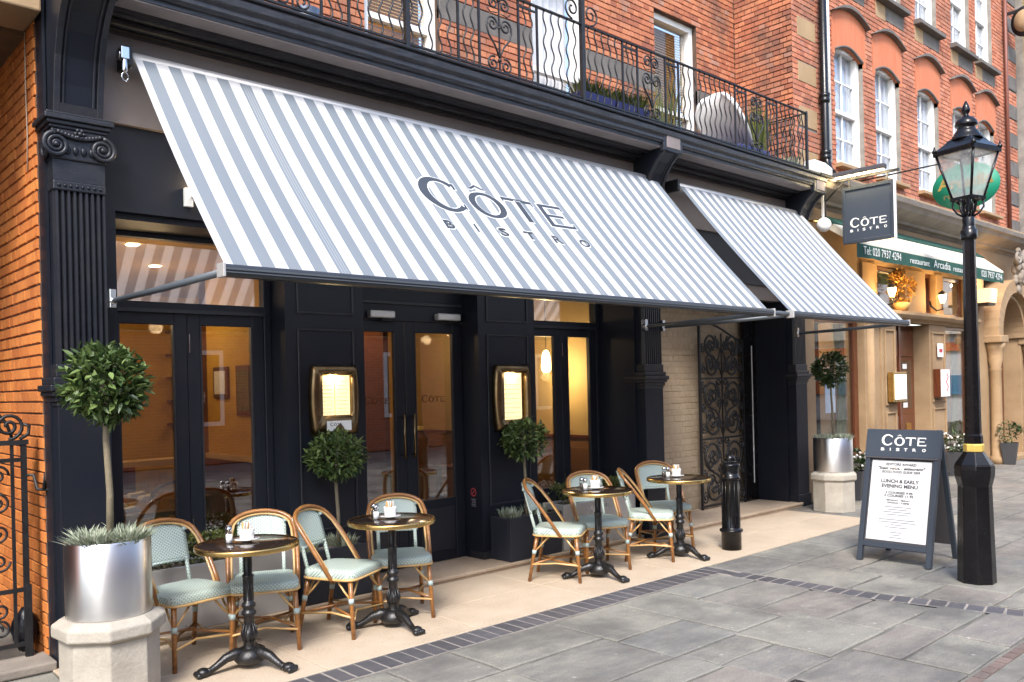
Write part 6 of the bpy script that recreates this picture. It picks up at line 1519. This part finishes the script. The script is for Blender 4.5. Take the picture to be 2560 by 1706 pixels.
# green fascia canopy with valance
ga = thing('restaurant_canopy', 'cream canopy with green lettered valance over the restaurant', 'awning', (14, 5.4, 3.5))
MB().extx([(5.835, 3.90), (5.75, 3.93), (5.29, 3.54), (5.29, 3.50), (5.31, 3.495), (5.835, 3.85)], 11.20, 16.90).build('canopy', M['cream_cloth'], ga)
MB().extx([(5.78, 3.925), (5.76, 3.95), (5.60, 3.83), (5.61, 3.805)], 11.18, 16.92).build('canopy_edge', M['green_cloth'], ga)
n = 190; V = []
for j, z in enumerate((3.505, 3.41, 3.315)):
    for k in range(n + 1):
        x = 11.20 + 5.7 * k / n; V.append((x, 5.285 + (.010 * math.sin(x * 9) + .006 * math.sin(x * 23)) * j * .5, z + (.006 * math.sin(x * 5) if j == 2 else 0)))
mv = MB(); mv.add(V, [(j*(n+1)+k, j*(n+1)+k+1, (j+1)*(n+1)+k+1, (j+1)*(n+1)+k) for j in range(2) for k in range(n)], True); mv.build('valance', M['green_cloth'], ga)
for txt, x0, x1, h in (('Tel: 020 7937 4294', 11.36, 12.55, .11), ('restaurant', 12.86, 13.57, .085), ('Arcadia', 13.73, 14.39, .115), ('restaurant', 14.51, 15.17, .085), ('020 7937 4294', 15.75, 16.76, .11)):
    place2d(text2d(txt, x1 - x0, h), 'valance_lettering', M['letter_white'], ga, ((x0 + x1) / 2, 5.268, 3.365), (1, 0, 0), (0, 0, 1), .002)
# sconces, flowers, signs
for x_, wh in ((13.03, 'beside the flower basket'), (14.97, 'right of the restaurant door')):
    s_ = thing('wall_lantern', 'lit amber wall lantern ' + wh, 'lamp', (x_, 5.6, 2.9), 'lit wall lanterns over the restaurant ledge')
    MB().lathe([(.030, 2.90), (.055, 2.98), (.062, 3.04)], 6, (x_, 5.62), False).build('glass', M['lantern_on'], s_)
    MB().lathe([(.072, 3.04), (.05, 3.08), (.01, 3.11)], 6, (x_, 5.62), False).build('cap', M['iron'], s_)
    MB().tube([(x_, 5.62, 2.90), (x_, 5.62, 2.80), (x_ - .03, 5.70, 2.78), (x_ - .06, 5.78, 2.86), (x_ - .06, 5.80, 2.95)], .016, 8).build('arm', M['iron'], s_)
    light('lantern_lamp', (x_, 5.56, 3.02), 26, (1, .62, .25), .05, s_)
fb_ = thing('flower_basket', 'golden dried flower arrangement on the restaurant ledge', 'flowers', (13.5, 5.66, 2.72))
MB().lathe([(.09, 2.71), (.13, 2.80), (.12, 2.84)], 16, (13.5, 5.68)).build('basket', M['sachet_tan'], fb_)
leafy_ball(fb_, (13.5, 5.68, 3.07), .20, .28, 420, 0, M['gold_leaf'], 1.0, 'blooms', 77)
ov = thing('oval_sign', 'green oval projecting sign half hidden behind the street lantern', 'sign', (13.0, 4.53, 4.05))
MB().lathe([(.01, -.02), (.44, -.02), (.44, .02), (.01, .02)], 48, M=Matrix.Translation((13.0, 4.53, 4.375)) @ Matrix.Rotation(R(90), 4, 'Y') @ Matrix.Diagonal((.74, 1.02, 1, 1))).build('board', M['green_sign'], ov)
place2d(text2d('Arcadia', .74, .155, .03), 'lettering', mk('sign_gold', (.30, .20, .04), .5), ov, (12.978, 4.53, 4.37), (0, -1, 0), (0, 0, 1), .002)
place2d(text2d('restaurant', .58, .085, .03), 'lettering', mk('sign_red', (.10, .10, .03), .5), ov, (12.978, 4.53, 4.225), (0, -1, 0), (0, 0, 1), .002)
MB().tube([(13.0, 6.15, 4.74), (13.0, 4.1, 4.78)], .012, 6).box(12.99, 13.01, 6.1, 6.15, 4.55, 4.9).tube([(13.0, 4.75, 4.70), (13.0, 4.75, 4.77)], .006, 6).tube([(13.0, 4.3, 4.70), (13.0, 4.3, 4.77)], .006, 6).build('bracket', M['iron'], ov)
gl_ = thing('globe_lamp', 'pale globe lamp by the end of the short awning', 'lamp', (10.75, 5.55, 3.65))
MB().ball((10.76, 5.52, 3.73), .095, 20, 12).build('globe', M['fabric_cream'], gl_); MB().tube([(10.76, 5.58, 3.78), (10.76, 5.84, 3.85)], .015, 8).build('stem', M['brass'], gl_)
mc = thing('restaurant_menu_case', 'lit brass menu case on the stone pier left of the restaurant door', 'menu case', (13.2, 5.7, 1.3))
bx('case', M['brass'], mc, 13.02, 13.50, 5.62, 5.714, 1.30, 1.76, .006); bx('menu_page', mk('bright_page', (.8, .82, .8), .6, emit=(1, .95, .85), estr=.35), mc, 13.06, 13.46, 5.612, 5.6195, 1.34, 1.72)
for j in range(12): bx('print_line', M['ink_pale'], mc, 13.10 + .01 * (j % 3), 13.40 - .02 * (j % 2), 5.610, 5.6115, 1.38 + .026 * j, 1.385 + .026 * j)
mc = thing('restaurant_menu_case', 'wooden menu case with white front right of the restaurant door', 'menu case', (14.95, 5.65, 1.33))
bx('case', M['wood_red'], mc, 14.76, 15.14, 5.60, 5.714, 1.33, 1.80, .006); bx('front', M['paper'], mc, 14.77, 15.13, 5.590, 5.5995, 1.34, 1.79)
MB().tube([(14.98, 5.588, 1.42), (15.05, 5.588, 1.5), (14.97, 5.588, 1.58), (15.05, 5.588, 1.66), (15.0, 5.588, 1.72)], .008, 6).build('emblem', M['red_print'], mc)
pq = thing('wall_plaque', 'small white plaque on the pier above the wooden menu case', 'plaque', (15.06, 5.71, 2.0)); bx('plate', M['paper'], pq, 14.95, 15.18, 5.70, 5.714, 2.0, 2.23, .004); bx('print', M['red_print'], pq, 15.0, 15.13, 5.698, 5.6995, 2.08, 2.14)
# arched portal at the far end
acx, acz = 18.62, 2.42
def arch_ring(r0, r1, y0, y1, name, mat):
    n = 22; o_ = [(acx + r1 * math.cos(math.pi * k / n), acz + r1 * math.sin(math.pi * k / n)) for k in range(n + 1)]; i_ = [(acx + r0 * math.cos(math.pi * (n - k) / n), acz + r0 * math.sin(math.pi * (n - k) / n)) for k in range(n + 1)]
    for k in range(n):      # voussoirs
        MB().prism([(o_[k][0], y0, o_[k][1]), (o_[k+1][0], y0, o_[k+1][1]), (i_[n-k-1][0], y0, i_[n-k-1][1]), (i_[n-k][0], y0, i_[n-k][1])], (0, y1 - y0, 0)).build(name, mat, rb, .004, 1)
arch_ring(.86, 1.12, 5.58, 6.0, 'voussoir', M['stone']); arch_ring(.76, .858, 5.70, 6.12, 'inner_voussoir', M['stone'])
MB().extx([(5.84, 2.45), (5.84, 3.56), (6.5, 3.56), (6.5, 2.45)], 16.85, 17.55).build('spandrel', M['stone'], rb); MB().extx([(5.84, 2.45), (5.84, 3.56), (6.5, 3.56), (6.5, 2.45)], 19.70, 20.75).build('spandrel', M['stone'], rb)
for x0, x1 in ((16.85, 17.80), (19.44, 20.75)): stone_box(x0, x1, 5.80, 6.5, 0, 2.449, name='pier')
for x_ in (17.60, 19.64):
    MB().lathe([(.13, 0), (.13, .12), (.10, .16), (.095, 1.75), (.11, 1.78), (.09, 1.82), (.13, 1.98), (.12, 2.02), (.15, 2.16), (.17, 2.20), (.17, 2.28)], 20, (x_, 5.68)).build('portal_column', M['stone'], rb)
    bx('capital_block', M['stone'], rb, x_ - .22, x_ + .20, 5.50, 5.84, 2.281, 2.42, .02)
bx('portal_door', M['wood_red'], rb, 17.75, 19.50, 6.13, 6.19, 0, 3.5); bx('door_rail', M['wood_red'], rb, 17.80, 19.44, 6.10, 6.1299, 2.30, 2.38)
for x_ in (17.9, 18.45, 18.98): bx('door_panel', M['wood_red'], rb, x_, x_ + .42, 6.11, 6.1299, .9, 2.1, .01)
m = MB(); rg = random.Random(6)
for k in range(26):
    a = rg.uniform(0, 6.28); rr = rg.uniform(0, .16); m.ball((acx + rr * math.cos(a) * 1.1, 5.52 + rg.uniform(-.05, .08), 3.45 + .38 * rg.random() + .1 * math.sin(a)), rg.uniform(.05, .10), 10, 7, (1, .8, rg.uniform(.8, 1.5)))
for s_ in (-1, 1): pts, rs = spiral(acx + s_ * .20, 3.95, .15, 1.8, 5.5, s_, .02, .04); m.tube(pts, rs, 8)
m.build('carved_keystone', M['stone_grey'], rb)
up = thing('portal_uplight', 'wedge shaped lit wall lamp beside the stone arch', 'lamp', (17.2, 5.6, 2.9))
MB().prism([(17.02, 5.56, 3.02), (17.36, 5.56, 3.02), (17.44, 5.56, 3.28), (17.10, 5.56, 3.28)], (0, .24, 0)).build('shade', mk('peach_shade', (.8, .5, .3), .6, emit=(1, .6, .3), estr=.6), up, .01); bx('base', M['iron'], up, 17.0, 17.36, 5.58, 5.82, 2.97, 3.015)
light('uplight_lamp', (17.2, 5.62, 3.4), 6, (1, .66, .30), .05, up)
for x_ in (17.02, 20.0): 
    ip = thing('intercom', 'pale door entry panel on the %s side of the stone arch' % ('near' if x_ < 18 else 'far'), 'intercom', (x_, 5.79, 1.4)); bx('plate', M['silver'], ip, x_ - .07, x_ + .07, 5.785, 5.7995, 1.30, 1.72); 
    for k in range(5): bx('button', M['ink'], ip, x_ - .03, x_ + .03, 5.780, 5.7845, 1.34 + .06 * k, 1.37 + .06 * k)
st_ = thing('portal_step', 'pale stone step under the arched portal', 'step', (18.25, 5.8, 0)); bx('slab', M['stone'], st_, 17.81, 19.43, 5.60, 6.12, 0, .09, .01)
def shrub(x, y, h0, r, lab, flower=False, seed=1):
    t = thing('potted_shrub', lab, 'plant', (x, y, 0), 'potted shrubs by the restaurant')
    MB().lathe([(.13, 0), (.20, h0), (.205, h0 + .01), (.18, h0 + .005)], 4, (x, y), False, math.pi / 4 + .2, top=False).build('pot', M['terracotta_dark'], t, .006)
    leafy_ball(t, (x, y, h0 + r * .75), r, r * 1.0, 420, 30, M['leaf_dark'], .75, 'foliage', seed)
    if flower:
        m = MB(); rg = random.Random(seed)
        for k in range(26): a = rg.uniform(0, 6.28); m.ball((x + r * .9 * math.cos(a), y + r * .9 * math.sin(a), h0 + r * rg.uniform(.3, 1.6)), .018, 8, 5)
        m.build('flowers', M['fabric_cream'], t)
shrub(17.62, 5.48, .40, .24, 'round clipped shrub in a dark pot by the stone arch', seed=31); shrub(15.15, 5.52, .40, .20, 'shrub with small white flowers behind the menu board', True, 32); shrub(11.42, 5.5, .40, .18, 'small leafy shrub beside the right steel planter', True, 33)

# ================================================================== buildings beyond and across the street
yb = thing('stock_brick_building', 'yellow stock brick building at the far right edge', 'building', (23, 6.5, 0))
w = bx('wall', M['mortar'], yb, 20.80, 27, 6.012, 8, 0, 14); brick_wall(w, (0, 6.012, 0), (1, 0, 0), (0, -1, 0), 20.80, 24, 6.0, 13, M['brick_yellow'], (), 40)
eb = thing('end_building', 'unseen pale street end building with bands added for window reflections', 'building', (32, 0, 0)); bx('wall', M['white_paint'], eb, 33, 36, -10, 10, 0, 9)
bx('reflection_blue_band', M['poster_blue'], eb, 32.9, 33, -9, 5, 1.0, 1.7); bx('reflection_orange_patch', M['poster_orange'], eb, 32.85, 32.9, -6.2, -5.2, 1.05, 1.6); bx('canopy', M['cream_cloth'], eb, 32.7, 33, -9, 5, 3.2, 4.2); bx('reflection_orange_band', M['poster_orange'], eb, 32.9, 33, -9, 5, 2.6, 2.9)  # coloured bands invented to give the restaurant window something bright to reflect
op = thing('facing_terrace', 'brick terrace across the street reflected in the windows', 'building', (8, -7, 0))
bx('wall', facing_mat(), op, -8, 32, -8.0, -7.0, 0, 6.6)
for i in range(13):
    x_ = -7 + i * 2.9
    for z_ in (3.9,):
        f = bx('window', M['white_paint'], op, x_, x_ + 1.1, -7.0, -6.95, z_, z_ + 1.7); bx('pane', M['glass_dark'], f, x_ + .1, x_ + 1.0, -6.95, -6.94, z_ + .1, z_ + 1.6)
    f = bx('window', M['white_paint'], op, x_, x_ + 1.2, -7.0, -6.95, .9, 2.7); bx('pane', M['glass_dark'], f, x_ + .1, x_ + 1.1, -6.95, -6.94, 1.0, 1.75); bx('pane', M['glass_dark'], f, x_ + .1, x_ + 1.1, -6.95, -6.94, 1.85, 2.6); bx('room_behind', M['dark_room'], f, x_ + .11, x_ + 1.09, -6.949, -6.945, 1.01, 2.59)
    bx('string_course', M['stone'], op, x_ - .9, x_ + 2.0, -7.0, -6.94, 3.1, 3.35)
lb = thing('alley_building', 'brick building on the far side of the alley, outside the left edge', 'building', (-4, 7, 0))
bx('wall', facing_mat(), lb, -9, -1.55, 5.86, 9.6, 0, 7); bx('alley_end', M['stone_grey'], lb, -1.55, 1.70, 9.51, 9.7, 0, 4.2)
